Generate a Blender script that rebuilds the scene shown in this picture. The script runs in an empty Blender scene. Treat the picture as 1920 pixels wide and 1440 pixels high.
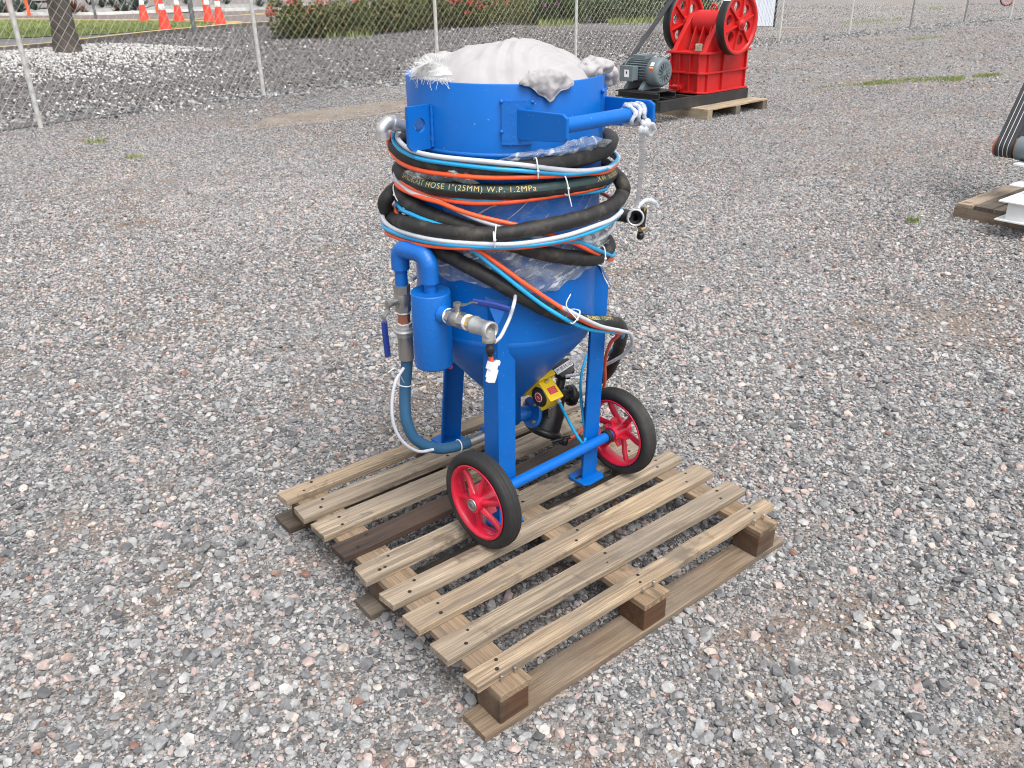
import bpy, bmesh, math, random
import numpy as np
from mathutils import Vector, Matrix, Quaternion, noise
random.seed(7)
rng = np.random.default_rng(11)
scene = bpy.context.scene
COL = scene.collection

# ------------------------------------------------------------------ camera, sky, sun, exposure
F, PITCH, ROLL, CAMH = 1572.72, math.radians(26.095), math.radians(-0.993), 1.687
FW = Vector((0, math.cos(PITCH), -math.sin(PITCH)))
_up = Vector((0, math.sin(PITCH), math.cos(PITCH)))
_rt = Vector((1, 0, 0))
RT = _rt * math.cos(ROLL) + _up * math.sin(ROLL)
UP = _up * math.cos(ROLL) - _rt * math.sin(ROLL)
CAM = Vector((0, 0, CAMH))
cd = bpy.data.cameras.new('camera')
cam = bpy.data.objects.new('camera', cd)
COL.objects.link(cam)
cd.sensor_width = 36.0
cd.lens = 36.0 * F / 1920.0
cd.clip_start = 0.05
cd.clip_end = 2000
cam.matrix_world = Matrix(((RT.x, UP.x, -FW.x, 0), (RT.y, UP.y, -FW.y, 0), (RT.z, UP.z, -FW.z, CAMH), (0, 0, 0, 1)))
scene.camera = cam

SUN_EL, SUN_AZ = math.radians(62), math.radians(150)     # azimuth clockwise from +Y
world = bpy.data.worlds.new('World')
scene.world = world
world.use_nodes = True
wt = world.node_tree
wt.nodes.clear()
sky = wt.nodes.new('ShaderNodeTexSky')
sky.sky_type = 'NISHITA'
sky.sun_disc = False
sky.sun_elevation = SUN_EL
sky.sun_rotation = SUN_AZ
sky.air_density = 1.0
sky.dust_density = 4.0
hs = wt.nodes.new('ShaderNodeHueSaturation')
hs.inputs['Saturation'].default_value = 0.22
bg = wt.nodes.new('ShaderNodeBackground')
bg.inputs['Strength'].default_value = 0.13
wo = wt.nodes.new('ShaderNodeOutputWorld')
wt.links.new(sky.outputs[0], hs.inputs['Color'])
wt.links.new(hs.outputs[0], bg.inputs['Color'])
wt.links.new(bg.outputs[0], wo.inputs['Surface'])
sd = bpy.data.lights.new('sun', 'SUN')
sd.energy = 1.0
sd.angle = math.radians(40)
sd.color = (1.0, 0.97, 0.93)
sun = bpy.data.objects.new('sun', sd)
COL.objects.link(sun)
_sdir = Vector((math.sin(SUN_AZ) * math.cos(SUN_EL), math.cos(SUN_AZ) * math.cos(SUN_EL), math.sin(SUN_EL)))
sun.rotation_euler = _sdir.to_track_quat('Z', 'Y').to_euler()
sun.location = (0, 0, 30)
scene.view_settings.view_transform = 'Standard'
scene.view_settings.look = 'None'
scene.view_settings.gamma = 1.0
scene.view_settings.use_curve_mapping = False
scene.view_settings.exposure = 1.08
scene.cycles.pixel_filter_type = 'BLACKMAN_HARRIS'
scene.cycles.filter_width = 1.05

# ------------------------------------------------------------------ measuring helpers (a pixel of the photograph -> a point in the place)
def ray(px, py):
    return (FW + RT * ((px - 960) / F) - UP * ((py - 720) / F)).normalized()

FP = Vector((-3.85, 13.97, 0))                 # a fence post base; FD runs along the fence, FN away from the yard
FD = Vector((0.770, 0.638, 0)).normalized()
FN = Vector((-FD.y, FD.x, 0))
def sstep(a, b, x):
    t = min(1.0, max(0.0, (x - a) / (b - a)))
    return t * t * (3 - 2 * t)
def height(x, y):
    v = Vector((x, y, 0)) - FP
    t, s = v.dot(FD), v.dot(FN)
    return 0.55 * sstep(0.4, 13.0, s) * (1 - sstep(9.0, 16.0, t)) * (1 - sstep(60, 120, s))
def at(px, py):
    d = ray(px, py)
    k = 1.0
    if d.z > -0.012:
        k = 90.0
        p = CAM + d * k
        return Vector((p.x, p.y, height(p.x, p.y)))
    for i in range(4000):
        p = CAM + d * k
        if p.z <= height(p.x, p.y):
            break
        k += max(0.02, (p.z - height(p.x, p.y)) * 0.5)
    return Vector((p.x, p.y, height(p.x, p.y)))
def project(P):
    d = P - CAM
    z = d.dot(FW)
    return 960 + F * d.dot(RT) / z, 720 - F * d.dot(UP) / z
# frame of the machine: a along the axle, b towards the handle, c up; local axes are (a, -b, c)
MO = Vector((0.132, 2.275, 0.292))
MA = Vector((0.7466, 0.6652, -0.0003)).normalized()
MC = Vector((0.0127, -0.0143, 0.9998)).normalized()
MY = MC.cross(MA).normalized()
MC = MA.cross(MY).normalized()
MM = Matrix(((MA.x, MY.x, MC.x, MO.x), (MA.y, MY.y, MC.y, MO.y), (MA.z, MY.z, MC.z, MO.z), (0, 0, 0, 1)))
MI = MM.inverted()
LCAM = MI @ CAM
TY = 0.2265                                    # tank axis at local x=0, y=TY
TR = 0.271
def lray(px, py):
    return (MI.to_3x3() @ ray(px, py)).normalized()
def on(px, py, axis, val):
    d = lray(px, py)
    i = 'xyz'.index(axis)
    return LCAM + d * ((val - LCAM[i]) / d[i])
def ona(px, py, a): return on(px, py, 'x', a)
def onb(px, py, b): return on(px, py, 'y', -b)
def cyl(px, py, R):
    d = lray(px, py)
    ox, oy = LCAM.x, LCAM.y - TY
    A = d.x ** 2 + d.y ** 2
    B = ox * d.x + oy * d.y
    Q = ox * ox + oy * oy - R * R
    s = max(0.0, B * B - A * Q)
    return LCAM + d * ((-B - math.sqrt(s)) / A)
def L(a, b, c): return Vector((a, -b, c))

# ------------------------------------------------------------------ mesh helpers
class MB:
    def __init__(self):
        self.v, self.f, self.m, self.sm, self.uv = [], [], [], [], {}
        self.mi = 0
        self.smooth = False
    def add(self, vs, fs, smooth=None):
        n = len(self.v)
        self.v += [Vector(q) for q in vs]
        for f in fs:
            self.f.append(tuple(i + n for i in f))
            self.m.append(self.mi)
            self.sm.append(self.smooth if smooth is None else smooth)
        return n
    def box(self, c, s, rot=None):
        c = Vector(c)
        hx, hy, hz = s[0] / 2, s[1] / 2, s[2] / 2
        vs = [Vector((x * hx, y * hy, z * hz)) for z in (-1, 1) for y in (-1, 1) for x in (-1, 1)]
        if rot is not None:
            vs = [rot @ q for q in vs]
        self.add([c + q for q in vs], [(0, 2, 3, 1), (4, 5, 7, 6), (0, 1, 5, 4), (2, 6, 7, 3), (0, 4, 6, 2), (1, 3, 7, 5)], False)
    def hexa(self, p):      # eight corners: bottom loop 0-3, top loop 4-7
        self.add(p, [(3, 2, 1, 0), (4, 5, 6, 7), (0, 1, 5, 4), (1, 2, 6, 5), (2, 3, 7, 6), (3, 0, 4, 7)], False)
    def prism(self, poly, ext):   # polygon of points pushed by a vector, both ways
        n = len(poly)
        e = Vector(ext)
        vs = [Vector(q) - e / 2 for q in poly] + [Vector(q) + e / 2 for q in poly]
        nrm = sum(((Vector(poly[i]) - Vector(poly[0])).cross(Vector(poly[(i + 1) % n]) - Vector(poly[0])) for i in range(1, n)), Vector())
        fs = [tuple(range(n)), tuple(range(2 * n - 1, n - 1, -1))] if nrm.dot(e) < 0 else [tuple(range(n - 1, -1, -1)), tuple(range(n, 2 * n))]
        for i in range(n):
            j = (i + 1) % n
            fs.append((i, j, n + j, n + i) if nrm.dot(e) > 0 else (j, i, n + i, n + j))
        self.add(vs, fs, False)
    def frame(self, d):
        d = Vector(d).normalized()
        a = Vector((0, 0, 1)) if abs(d.z) < 0.9 else Vector((1, 0, 0))
        x = d.cross(a).normalized()
        return x, d.cross(x).normalized(), d
    def lathe(self, o, axis, prof, n=32, smooth=True, closed=False, start=0, turn=1.0):
        x, y, d = self.frame(axis)
        o = Vector(o)
        vs = []
        full = turn >= 0.999
        m = n if full else n + 1
        for r, h in prof:
            for k in range(m):
                t = start + 2 * math.pi * turn * k / n
                vs.append(o + d * h + (x * math.cos(t) + y * math.sin(t)) * r)
        fs = []
        P = len(prof)
        for i in range(P if closed else P - 1):
            j = (i + 1) % P
            for k in range(n):
                k2 = (k + 1) % m
                fs.append((i * m + k, i * m + k2, j * m + k2, j * m + k))
        self.add(vs, fs, smooth)
    def cyl(self, p0, p1, r0, r1=None, n=16, caps=True, smooth=True):
        p0, p1 = Vector(p0), Vector(p1)
        r1 = r0 if r1 is None else r1
        x, y, d = self.frame(p1 - p0)
        vs = []
        for p, r in ((p0, r0), (p1, r1)):
            for k in range(n):
                t = 2 * math.pi * k / n
                vs.append(p + (x * math.cos(t) + y * math.sin(t)) * r)
        self.add(vs, [(k, (k + 1) % n, n + (k + 1) % n, n + k) for k in range(n)], smooth)
        if caps:
            self.add(vs, [tuple(range(n - 1, -1, -1)), tuple(range(n, 2 * n))], False)
    def sweep(self, path, r, n=10, caps=True, rf=None, uv=True, ref=None):
        P = [Vector(q) for q in path]
        N = len(P)
        T = []
        for i in range(N):
            d = P[min(i + 1, N - 1)] - P[max(i - 1, 0)]
            T.append(d.normalized())
        a = Vector((0, 0, 1)) if ref is None else Vector(ref)
        if abs(T[0].dot(a)) > 0.95:
            a = Vector((1, 0, 0))
        x = (a - T[0] * a.dot(T[0])).normalized()
        vs, fr, s = [], [], 0.0
        sl = [0.0]
        for i in range(N):
            x = (x - T[i] * x.dot(T[i])).normalized()
            y = T[i].cross(x)
            if i:
                s += (P[i] - P[i - 1]).length
                sl.append(s)
            for k in range(n):
                t = 2 * math.pi * k / n
                rr = r if rf is None else r * rf(s, k / n)
                vs.append(P[i] + (x * math.cos(t) + y * math.sin(t)) * rr)
        fs = []
        for i in range(N - 1):
            for k in range(n):
                k2 = (k + 1) % n
                fs.append((i * n + k, i * n + k2, (i + 1) * n + k2, (i + 1) * n + k))
        base = len(self.f)
        self.add(vs, fs, True)
        if uv:
            q = base
            for i in range(N - 1):
                for k in range(n):
                    self.uv[q] = ((sl[i], k / n), (sl[i], (k + 1) / n), (sl[i + 1], (k + 1) / n), (sl[i + 1], k / n))
                    q += 1
        if caps:
            self.add(vs[:n], [tuple(range(n - 1, -1, -1))], False)
            self.add(vs[-n:], [tuple(range(n))], False)
    def ball(self, c, r, n=12, sq=(1, 1, 1)):
        c = Vector(c)
        prof = [(max(1e-4, math.sin(math.pi * i / n)), -math.cos(math.pi * i / n)) for i in range(n + 1)]
        vs = []
        m = n * 2
        for pr, h in prof:
            for k in range(m):
                t = 2 * math.pi * k / m
                vs.append(c + Vector((pr * math.cos(t) * r * sq[0], pr * math.sin(t) * r * sq[1], h * r * sq[2])))
        self.add(vs, [(i * m + k, i * m + (k + 1) % m, (i + 1) * m + (k + 1) % m, (i + 1) * m + k) for i in range(n) for k in range(m)], True)
    def mesh(self, name):
        me = bpy.data.meshes.new(name)
        me.from_pydata([tuple(q) for q in self.v], [], self.f)
        me.polygons.foreach_set('use_smooth', self.sm)
        me.polygons.foreach_set('material_index', self.m)
        if self.uv:
            ul = me.uv_layers.new(name='UVMap')
            for fi, c in self.uv.items():
                for li, q in zip(me.polygons[fi].loop_indices, c):
                    ul.data[li].uv = q
        me.update()
        return me
def link(name, me, mats, parent=None, bevel=0.0, label=None, mw=None):
    o = bpy.data.objects.new(name, me)
    COL.objects.link(o)
    if not isinstance(mats, (list, tuple)):
        mats = [mats]
    if not me.materials:
        for m in mats:
            me.materials.append(m)
    if parent is not None:
        o.parent = parent
    if mw is not None:
        o.matrix_world = mw
    if bevel:
        b = o.modifiers.new('bevel', 'BEVEL')
        b.width = bevel
        b.segments = 2
        b.limit_method = 'ANGLE'
        b.angle_limit = math.radians(40)
    if label:
        o['label'] = label
    return o
def build(name, mb, mats, parent=None, **k):
    return link(name, mb.mesh(name), mats, parent, **k)
def tag(o, label=None, cat=None, group=None, kind=None):
    if label: o['label'] = label
    if cat: o['category'] = cat
    if group: o['group'] = group
    if kind: o['kind'] = kind
    return o
def thing(name, label, cat, loc=(0, 0, 0), rz=0.0, group=None, mw=None):
    o = bpy.data.objects.new(name, None)
    o.empty_display_size = 0.1
    COL.objects.link(o)
    if mw is not None:
        o.matrix_world = mw
    else:
        o.location = loc
        o.rotation_euler = (0, 0, rz)
    return tag(o, label, cat, group)
def dup(root, loc=None, rz=None, label=None, scale=None):
    r = root.copy()
    COL.objects.link(r)
    if loc is not None: r.location = loc
    if rz is not None: r.rotation_euler = (0, 0, rz)
    if scale is not None: r.scale = (scale, scale, scale)
    if label: r['label'] = label
    for ch in list(root.children):
        c = ch.copy()
        COL.objects.link(c)
        c.parent = r
        for g in list(ch.children):
            d = g.copy()
            COL.objects.link(d)
            d.parent = c
    return r
def spline(pts, step=0.01):     # Catmull-Rom through the points, evenly resampled
    P = [Vector(q) for q in pts]
    P = [P[0] * 2 - P[1]] + P + [P[-1] * 2 - P[-2]]
    out = []
    for i in range(1, len(P) - 2):
        p0, p1, p2, p3 = P[i - 1:i + 3]
        n = max(2, int((p2 - p1).length / step * 2))
        for k in range(n):
            t = k / n
            out.append(0.5 * ((2 * p1) + (p2 - p0) * t + (2 * p0 - 5 * p1 + 4 * p2 - p3) * t * t + (3 * p1 - p0 - 3 * p2 + p3) * t ** 3))
    out.append(P[-2])
    res, acc = [out[0]], 0.0
    for i in range(1, len(out)):
        acc += (out[i] - out[i - 1]).length
        if acc >= step:
            res.append(out[i])
            acc = 0.0
    if (res[-1] - out[-1]).length > 1e-5:
        res.append(out[-1])
    return res

# ------------------------------------------------------------------ materials
class NT:
    def __init__(self, name):
        self.mat = bpy.data.materials.new(name)
        self.mat.use_nodes = True
        self.t = self.mat.node_tree
        self.t.nodes.clear()
        self.out = self.n('ShaderNodeOutputMaterial')
        self.b = self.n('ShaderNodeBsdfPrincipled')
        self.l(self.b.outputs[0], self.out.inputs['Surface'])
    def n(self, typ, **k):
        nd = self.t.nodes.new(typ)
        for a, v in k.items():
            if hasattr(nd, a): setattr(nd, a, v)
            else: nd.inputs[a].default_value = v
        return nd
    def l(self, a, b): self.t.links.new(a, b)
    def coord(self, kind='Object', scale=(1, 1, 1), rnd=False):
        tc = self.n('ShaderNodeTexCoord')
        mp = self.n('ShaderNodeMapping')
        mp.inputs['Scale'].default_value = scale
        self.l(tc.outputs[kind], mp.inputs['Vector'])
        if rnd:
            oi = self.n('ShaderNodeObjectInfo')
            m = self.n('ShaderNodeMath', operation='MULTIPLY')
            m.inputs[1].default_value = 37.0
            self.l(oi.outputs['Random'], m.inputs[0])
            cb = self.n('ShaderNodeCombineXYZ')
            for i in range(3): self.l(m.outputs[0], cb.inputs[i])
            self.l(cb.outputs[0], mp.inputs['Location'])
        return mp.outputs[0]
    def noise(self, vec, scale, detail=4, rough=0.55, dist=0.0):
        nd = self.n('ShaderNodeTexNoise')
        nd.inputs['Scale'].default_value = scale
        nd.inputs['Detail'].default_value = detail
        nd.inputs['Roughness'].default_value = rough
        nd.inputs['Distortion'].default_value = dist
        self.l(vec, nd.inputs['Vector'])
        return nd.outputs['Fac']
    def ramp(self, fac, stops, interp='LINEAR'):
        r = self.n('ShaderNodeValToRGB')
        r.color_ramp.interpolation = interp
        el = r.color_ramp.elements
        while len(el) < len(stops): el.new(0.5)
        for e, (p, c) in zip(el, stops):
            e.position = p
            e.color = (c[0], c[1], c[2], 1) if hasattr(c, '__len__') else (c, c, c, 1)
        self.l(fac, r.inputs['Fac'])
        return r.outputs['Color']
    def mix(self, fac, a, b, mode='MIX'):
        m = self.n('ShaderNodeMix', data_type='RGBA', blend_type=mode)
        for s, v in ((m.inputs[0], fac), (m.inputs[6], a), (m.inputs[7], b)):
            if hasattr(v, 'is_linked') or hasattr(v, 'links'): self.l(v, s)
            else: s.default_value = v if not hasattr(v, '__len__') else (v[0], v[1], v[2], 1)
        return m.outputs[2]
    def bump(self, h, strength=0.3, dist=0.01):
        b = self.n('ShaderNodeBump')
        b.inputs['Strength'].default_value = strength
        b.inputs['Distance'].default_value = dist
        self.l(h, b.inputs['Height'])
        self.l(b.outputs[0], self.b.inputs['Normal'])
    def set(self, **k):
        for a, v in k.items():
            s = self.b.inputs[a.replace('_', ' ')]
            if hasattr(v, 'links'): self.l(v, s)
            else: s.default_value = v if not (hasattr(v, '__len__') and len(v) == 3) else (*v, 1)
        return self
def paint(name, c, rough=0.35, dirt=0.25, dirtc=(0.16, 0.14, 0.12), metal=0.0, bump=0.12, bscale=60, coat=0.0, var=0.12, speck=0.0, spec=0.5):
    m = NT(name)
    v = m.coord('Object')
    n1 = m.noise(v, 9, 5)
    n2 = m.noise(v, 3.1, 6, 0.65)
    cc = m.mix(n1, [x * (1 - var) for x in c], [min(1, x * (1 + var)) for x in c])
    d = m.ramp(n2, [(0.52, 0.0), (0.78, dirt)])
    sp = m.noise(v, 150, 2, 0.5)
    base = m.mix(d, cc, dirtc)
    base = m.mix(m.ramp(sp, [(0.735, 0.0), (0.76, speck)]), base, (0.55, 0.56, 0.58))
    m.set(Base_Color=base, Roughness=m.ramp(m.noise(v, 14, 4), [(0.3, max(0.05, rough - 0.08)), (0.7, min(1, rough + 0.12))]), Metallic=metal)
    m.b.inputs['Coat Weight'].default_value = coat
    m.b.inputs['Specular IOR Level'].default_value = spec
    m.bump(m.noise(v, bscale, 3), bump, 0.004)
    return m.mat
M = {}
M['blue'] = paint('blue_paint', (0.0008, 0.118, 0.46), 0.36, 0.10, (0.10, 0.15, 0.24), bump=0.14, bscale=22, coat=0.0, speck=0.5, spec=0.30)
M['blue_rough'] = paint('thick_blue_paint', (0.0008, 0.120, 0.46), 0.38, 0.06, (0.10, 0.15, 0.24), bump=0.35, bscale=90)
M['red'] = paint('red_wheel_paint', (0.58, 0.013, 0.042), 0.30, 0.08, (0.2, 0.05, 0.05), coat=0.2)
M['crusher_red'] = paint('red_machine_paint', (0.50, 0.011, 0.011), 0.45, 0.18, (0.35, 0.09, 0.07), bscale=25)
M['yellow'] = paint('yellow_paint', (0.72, 0.50, 0.015), 0.4, 0.06)
M['black_iron'] = paint('black_iron', (0.012, 0.012, 0.013), 0.38, 0.2, (0.06, 0.055, 0.05))
M['black_frame'] = paint('black_frame_paint', (0.02, 0.02, 0.021), 0.55, 0.35, (0.10, 0.09, 0.08))
M['rubber'] = paint('tyre_rubber', (0.016, 0.016, 0.016), 0.74, 0.75, (0.085, 0.08, 0.072), bump=0.3, bscale=40)
M['galv'] = paint('galvanised_metal', (0.50, 0.505, 0.50), 0.42, 0.35, (0.3, 0.28, 0.25), metal=0.65, bump=0.25)
M['steel'] = paint('dull_steel', (0.36, 0.35, 0.33), 0.36, 0.4, (0.18, 0.16, 0.14), metal=0.8)
M['brass'] = paint('brass', (0.62, 0.45, 0.20), 0.35, 0.2, metal=0.8)
M['copper'] = paint('copper_nipple', (0.48, 0.20, 0.12), 0.4, 0.3, metal=0.7)
M['ptfe'] = paint('white_tape', (0.80, 0.80, 0.79), 0.6, 0.08)
M['plastic_white'] = paint('white_plastic', (0.72, 0.73, 0.74), 0.4, 0.15, (0.4, 0.38, 0.35))
M['handle_blue'] = paint('blue_handle_sleeve', (0.012, 0.035, 0.22), 0.4, 0.05)
M['airhose'] = paint('blue_air_hose', (0.022, 0.10, 0.20), 0.62, 0.35, (0.07, 0.13, 0.18), bump=0.3, bscale=120)
M['orange'] = paint('orange_tube', (0.85, 0.10, 0.025), 0.35, 0.05, var=0.05)
M['sky_tube'] = paint('light_blue_tube', (0.012, 0.32, 0.62), 0.32, 0.05, var=0.06)
M['motor_grey'] = paint('grey_motor_paint', (0.130, 0.165, 0.180), 0.45, 0.2)
M['white_paint'] = paint('white_machine_paint', (0.72, 0.73, 0.72), 0.42, 0.2, (0.45, 0.42, 0.38))
M['post'] = paint('white_post_paint', (0.55, 0.55, 0.53), 0.45, 0.4, (0.34, 0.31, 0.27), metal=0.2)
M['wire'] = paint('galvanised_wire', (0.42, 0.41, 0.385), 0.5, 0.3, metal=0.3)
M['grey_post'] = paint('grey_post_paint', (0.13, 0.14, 0.15), 0.5, 0.3)
M['cone'] = paint('orange_cone_plastic', (0.85, 0.055, 0.025), 0.5, 0.12)
M['reflect'] = paint('white_reflective_sleeve', (0.82, 0.83, 0.85), 0.4, 0.05)
M['bollard'] = paint('orange_bollard_paint', (0.75, 0.12, 0.03), 0.5, 0.2)
M['car_black'] = paint('dark_car_paint', (0.014, 0.016, 0.02), 0.2, 0.05, coat=0.6)
M['car_glass'] = paint('dark_car_glass', (0.01, 0.012, 0.014), 0.08, 0.0)
M['tarp'] = paint('pale_panel_sheet', (0.60, 0.64, 0.72), 0.5, 0.2)
M['old_belt'] = paint('belt_rubber', (0.035, 0.036, 0.04), 0.65, 0.3, (0.1, 0.1, 0.1))
M['belt_edge'] = paint('white_belt_line', (0.6, 0.6, 0.6), 0.6, 0.1)
M['pulley'] = paint('bronze_pulley', (0.30, 0.13, 0.04), 0.5, 0.3)
M['pink'] = paint('pinkish_red_paint', (0.55, 0.12, 0.13), 0.5, 0.2)
M['label_red'] = paint('red_label', (0.50, 0.03, 0.04), 0.5, 0.05)
M['label_yellow'] = paint('yellow_label', (0.75, 0.50, 0.03), 0.5, 0.05)
M['label_white'] = paint('white_label', (0.78, 0.78, 0.78), 0.5, 0.05)
M['print'] = paint('black_print', (0.02, 0.02, 0.022), 0.6, 0.0)
M['hose_text'] = paint('gold_print', (0.55, 0.42, 0.16), 0.6, 0.4, (0.1, 0.09, 0.06))
M['hose_stripe'] = paint('dark_green_stripe', (0.015, 0.045, 0.045), 0.55, 0.3)
M['tie'] = paint('white_cable_tie', (0.75, 0.76, 0.76), 0.4, 0.0)
M['hole_shade'] = paint('painted_hole_shade', (0.018, 0.013, 0.010), 0.8, 0.2)  # flat dark colour painted as the shade inside nail holes and slots
M['screw'] = paint('bright_screw', (0.55, 0.54, 0.52), 0.3, 0.2, metal=0.9)

def m_hose():
    m = NT('black_rubber_hose')
    v = m.coord('Object')
    n = m.noise(v, 16, 6, 0.7)
    n2 = m.noise(v, 60, 3)
    d = m.ramp(n, [(0.50, 0.0), (0.70, 0.7)])
    c = m.mix(d, (0.014, 0.0135, 0.0135), (0.085, 0.075, 0.060))
    m.set(Base_Color=c, Roughness=0.62)
    m.bump(n2, 0.25, 0.003)
    return m.mat
M['hose'] = m_hose()
def m_clear():
    m = NT('milky_white_tube')
    m.set(Base_Color=(0.52, 0.54, 0.585), Roughness=0.25)
    m.b.inputs['Subsurface Weight'].default_value = 0.25
    m.b.inputs['Subsurface Radius'].default_value = (0.006, 0.006, 0.006)
    return m.mat
M['clear'] = m_clear()
def m_film(name, tint, a0, a1, scale, rot=0.0, stretch=(1.2, 1.2, 26), lo=0.60, white=0.75):
    m = NT(name)
    v = m.coord('Object', (1, 1, 1.6))
    n = m.noise(v, scale, 6, 0.65, 0.8)
    a = m.ramp(n, [(0.36, a0), (0.66, a1)])
    tc = m.n('ShaderNodeTexCoord')
    mp = m.n('ShaderNodeMapping', vector_type='POINT')
    mp.inputs['Rotation'].default_value = (0, rot, 0)
    m.l(tc.outputs['Object'], mp.inputs['Vector'])
    mq = m.n('ShaderNodeMapping')
    mq.inputs['Scale'].default_value = stretch
    m.l(mp.outputs[0], mq.inputs['Vector'])
    st = m.noise(mq.outputs[0], 5.5, 5, 0.6, 0.35)
    k = m.ramp(st, [(lo, 0.0), (lo + 0.05, white)])  # white streaks in colour and opacity stand in for glints on the creases
    m.set(Base_Color=m.mix(k, tint, (0.80, 0.82, 0.84)), Roughness=0.13, Alpha=m.mix(k, a, (0.8, 0.8, 0.8)))
    m.b.inputs['Specular IOR Level'].default_value = 0.7
    m.bump(m.mix(0.5, m.noise(v, scale * 1.8, 5, 0.7, 1.0), st), 0.8, 0.008)
    return m.mat
M['film'] = m_film('crumpled_clear_film', (0.40, 0.43, 0.42), 0.22, 0.60, 20, 0.5, (3, 3, 12), 0.555, 0.7)
M['film_flat'] = m_film('taut_clear_film', (0.50, 0.55, 0.64), 0.02, 0.20, 14, 0.75, (0.8, 0.8, 22), 0.60, 0.7)
M['film_strap'] = m_film('knotted_clear_film', (0.66, 0.69, 0.73), 0.45, 0.85, 40, 1.3, (4, 4, 14), 0.58, 0.6)
def m_sack():
    m = NT('woven_sack_cloth')
    v = m.coord('Object')
    w = m.n('ShaderNodeTexWave', wave_type='BANDS')
    w.inputs['Scale'].default_value = 130
    w.inputs['Distortion'].default_value = 2.5
    m.l(v, w.inputs['Vector'])
    n = m.noise(v, 7, 5)
    n3 = m.noise(v, 11, 6, 0.7)
    c = m.mix(n, (0.32, 0.308, 0.312), (0.41, 0.395, 0.398))
    c = m.mix(m.ramp(n3, [(0.60, 0.0), (0.76, 0.5)]), c, (0.25, 0.235, 0.23))
    m.set(Base_Color=c, Roughness=0.8)
    m.bump(m.mix(0.10, m.noise(v, 45, 5, 0.6, 0.6), w.outputs['Fac']), 0.30, 0.004)
    return m.mat
M['sack'] = m_sack()
def wood(name, light, dark, wet=0.55, wetc=(0.055, 0.040, 0.028), greyc=(0.21, 0.18, 0.145)):
    m = NT(name)
    v = m.coord('Object', (1, 1, 1), rnd=True)
    vs = m.coord('Object', (1.2, 22, 22), rnd=True)
    g = m.noise(vs, 2.2, 7, 0.62, 0.5)
    fine = m.noise(m.coord('Object', (3, 160, 160), rnd=True), 1.5, 3)
    c = m.ramp(g, [(0.32, dark), (0.50, [(a + b) / 2 for a, b in zip(light, dark)]), (0.68, light)])
    c = m.mix(m.ramp(fine, [(0.42, 0.5), (0.56, 0.0)]), c, [x * 0.55 for x in dark])
    oi = m.n('ShaderNodeObjectInfo')
    c = m.mix(0.55, c, m.ramp(oi.outputs['Random'], [(0.0, (0.55, 0.54, 0.53)), (0.5, (1.0, 0.98, 0.95)), (1.0, (1.05, 0.92, 0.74))]), 'MULTIPLY')
    st = m.noise(v, 5.5, 6, 0.62, 0.4)
    c = m.mix(m.ramp(st, [(wet, 0.0), (wet + 0.07, 0.72)]), c, wetc)
    lg = m.noise(m.coord('Object', (1.3, 15, 15), rnd=True), 2.0, 5, 0.6, 0.3)
    c = m.mix(m.ramp(lg, [(0.56, 0.0), (0.64, 0.62)]), c, [q * 1.5 for q in wetc])
    grey = m.noise(v, 2.4, 5)
    c = m.mix(m.ramp(grey, [(0.45, 0.0), (0.65, 0.5)]), c, greyc)
    m.set(Base_Color=c, Roughness=0.8)
    m.bump(m.mix(0.5, g, fine), 0.8, 0.005)
    return m.mat
M['slat'] = wood('weathered_pine', (0.50, 0.41, 0.300), (0.225, 0.170, 0.118), 0.575, (0.070, 0.055, 0.042))
M['cross'] = wood('brown_cross_board', (0.33, 0.24, 0.155), (0.20, 0.140, 0.090), 0.60)
M['slat_dark'] = wood('soaked_dark_wood', (0.080, 0.046, 0.030), (0.020, 0.017, 0.016), 0.56, (0.016, 0.015, 0.015), (0.085, 0.048, 0.030))
M['block'] = wood('pressed_brown_block', (0.135, 0.066, 0.029), (0.062, 0.030, 0.014), 0.62, (0.025, 0.016, 0.01))
M['runner'] = wood('grey_board', (0.27, 0.205, 0.145), (0.135, 0.098, 0.068), 0.58)
M['old_wood'] = wood('dark_old_board', (0.17, 0.135, 0.10), (0.06, 0.048, 0.038), 0.58)
M['pale_wood'] = wood('pale_board', (0.52, 0.44, 0.32), (0.32, 0.25, 0.17), 0.68)

def m_stone(name, stops, rough=0.85):
    m = NT(name)
    at_ = m.n('ShaderNodeAttribute', attribute_type='INSTANCER', attribute_name='tint')
    v = m.coord('Object')
    c = m.ramp(at_.outputs['Fac'], stops)
    n = m.noise(v, 1.6, 5, 0.7)
    c = m.mix(1.0, c, m.ramp(n, [(0.28, (0.62, 0.61, 0.60)), (0.62, (1.12, 1.12, 1.12))]), 'MULTIPLY')
    m.set(Base_Color=c, Roughness=rough)
    m.b.inputs['Specular IOR Level'].default_value = 0.35
    return m.mat
GRAVEL_STOPS = [(0.0, (0.105, 0.106, 0.110)), (0.20, (0.180, 0.181, 0.186)), (0.48, (0.290, 0.293, 0.297)), (0.70, (0.390, 0.388, 0.382)),
                (0.81, (0.44, 0.432, 0.42)), (0.85, (0.385, 0.300, 0.280)), (0.925, (0.46, 0.365, 0.335)), (0.96, (0.56, 0.50, 0.44)), (0.985, (0.19, 0.095, 0.070)), (1.0, (0.56, 0.54, 0.50))]
M['stone'] = m_stone('grey_crushed_stone', GRAVEL_STOPS)
M['dark_stone'] = m_stone('dark_crushed_stone', [(0.0, (0.055, 0.053, 0.053)), (0.45, (0.145, 0.138, 0.136)), (0.75, (0.23, 0.222, 0.22)), (0.92, (0.30, 0.26, 0.24)), (0.96, (0.48, 0.47, 0.46)), (1.0, (0.64, 0.63, 0.61))])
M['white_stone'] = m_stone('white_pebble', [(0.0, (0.34, 0.325, 0.31)), (0.35, (0.55, 0.535, 0.52)), (1.0, (0.74, 0.73, 0.715))])
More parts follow.
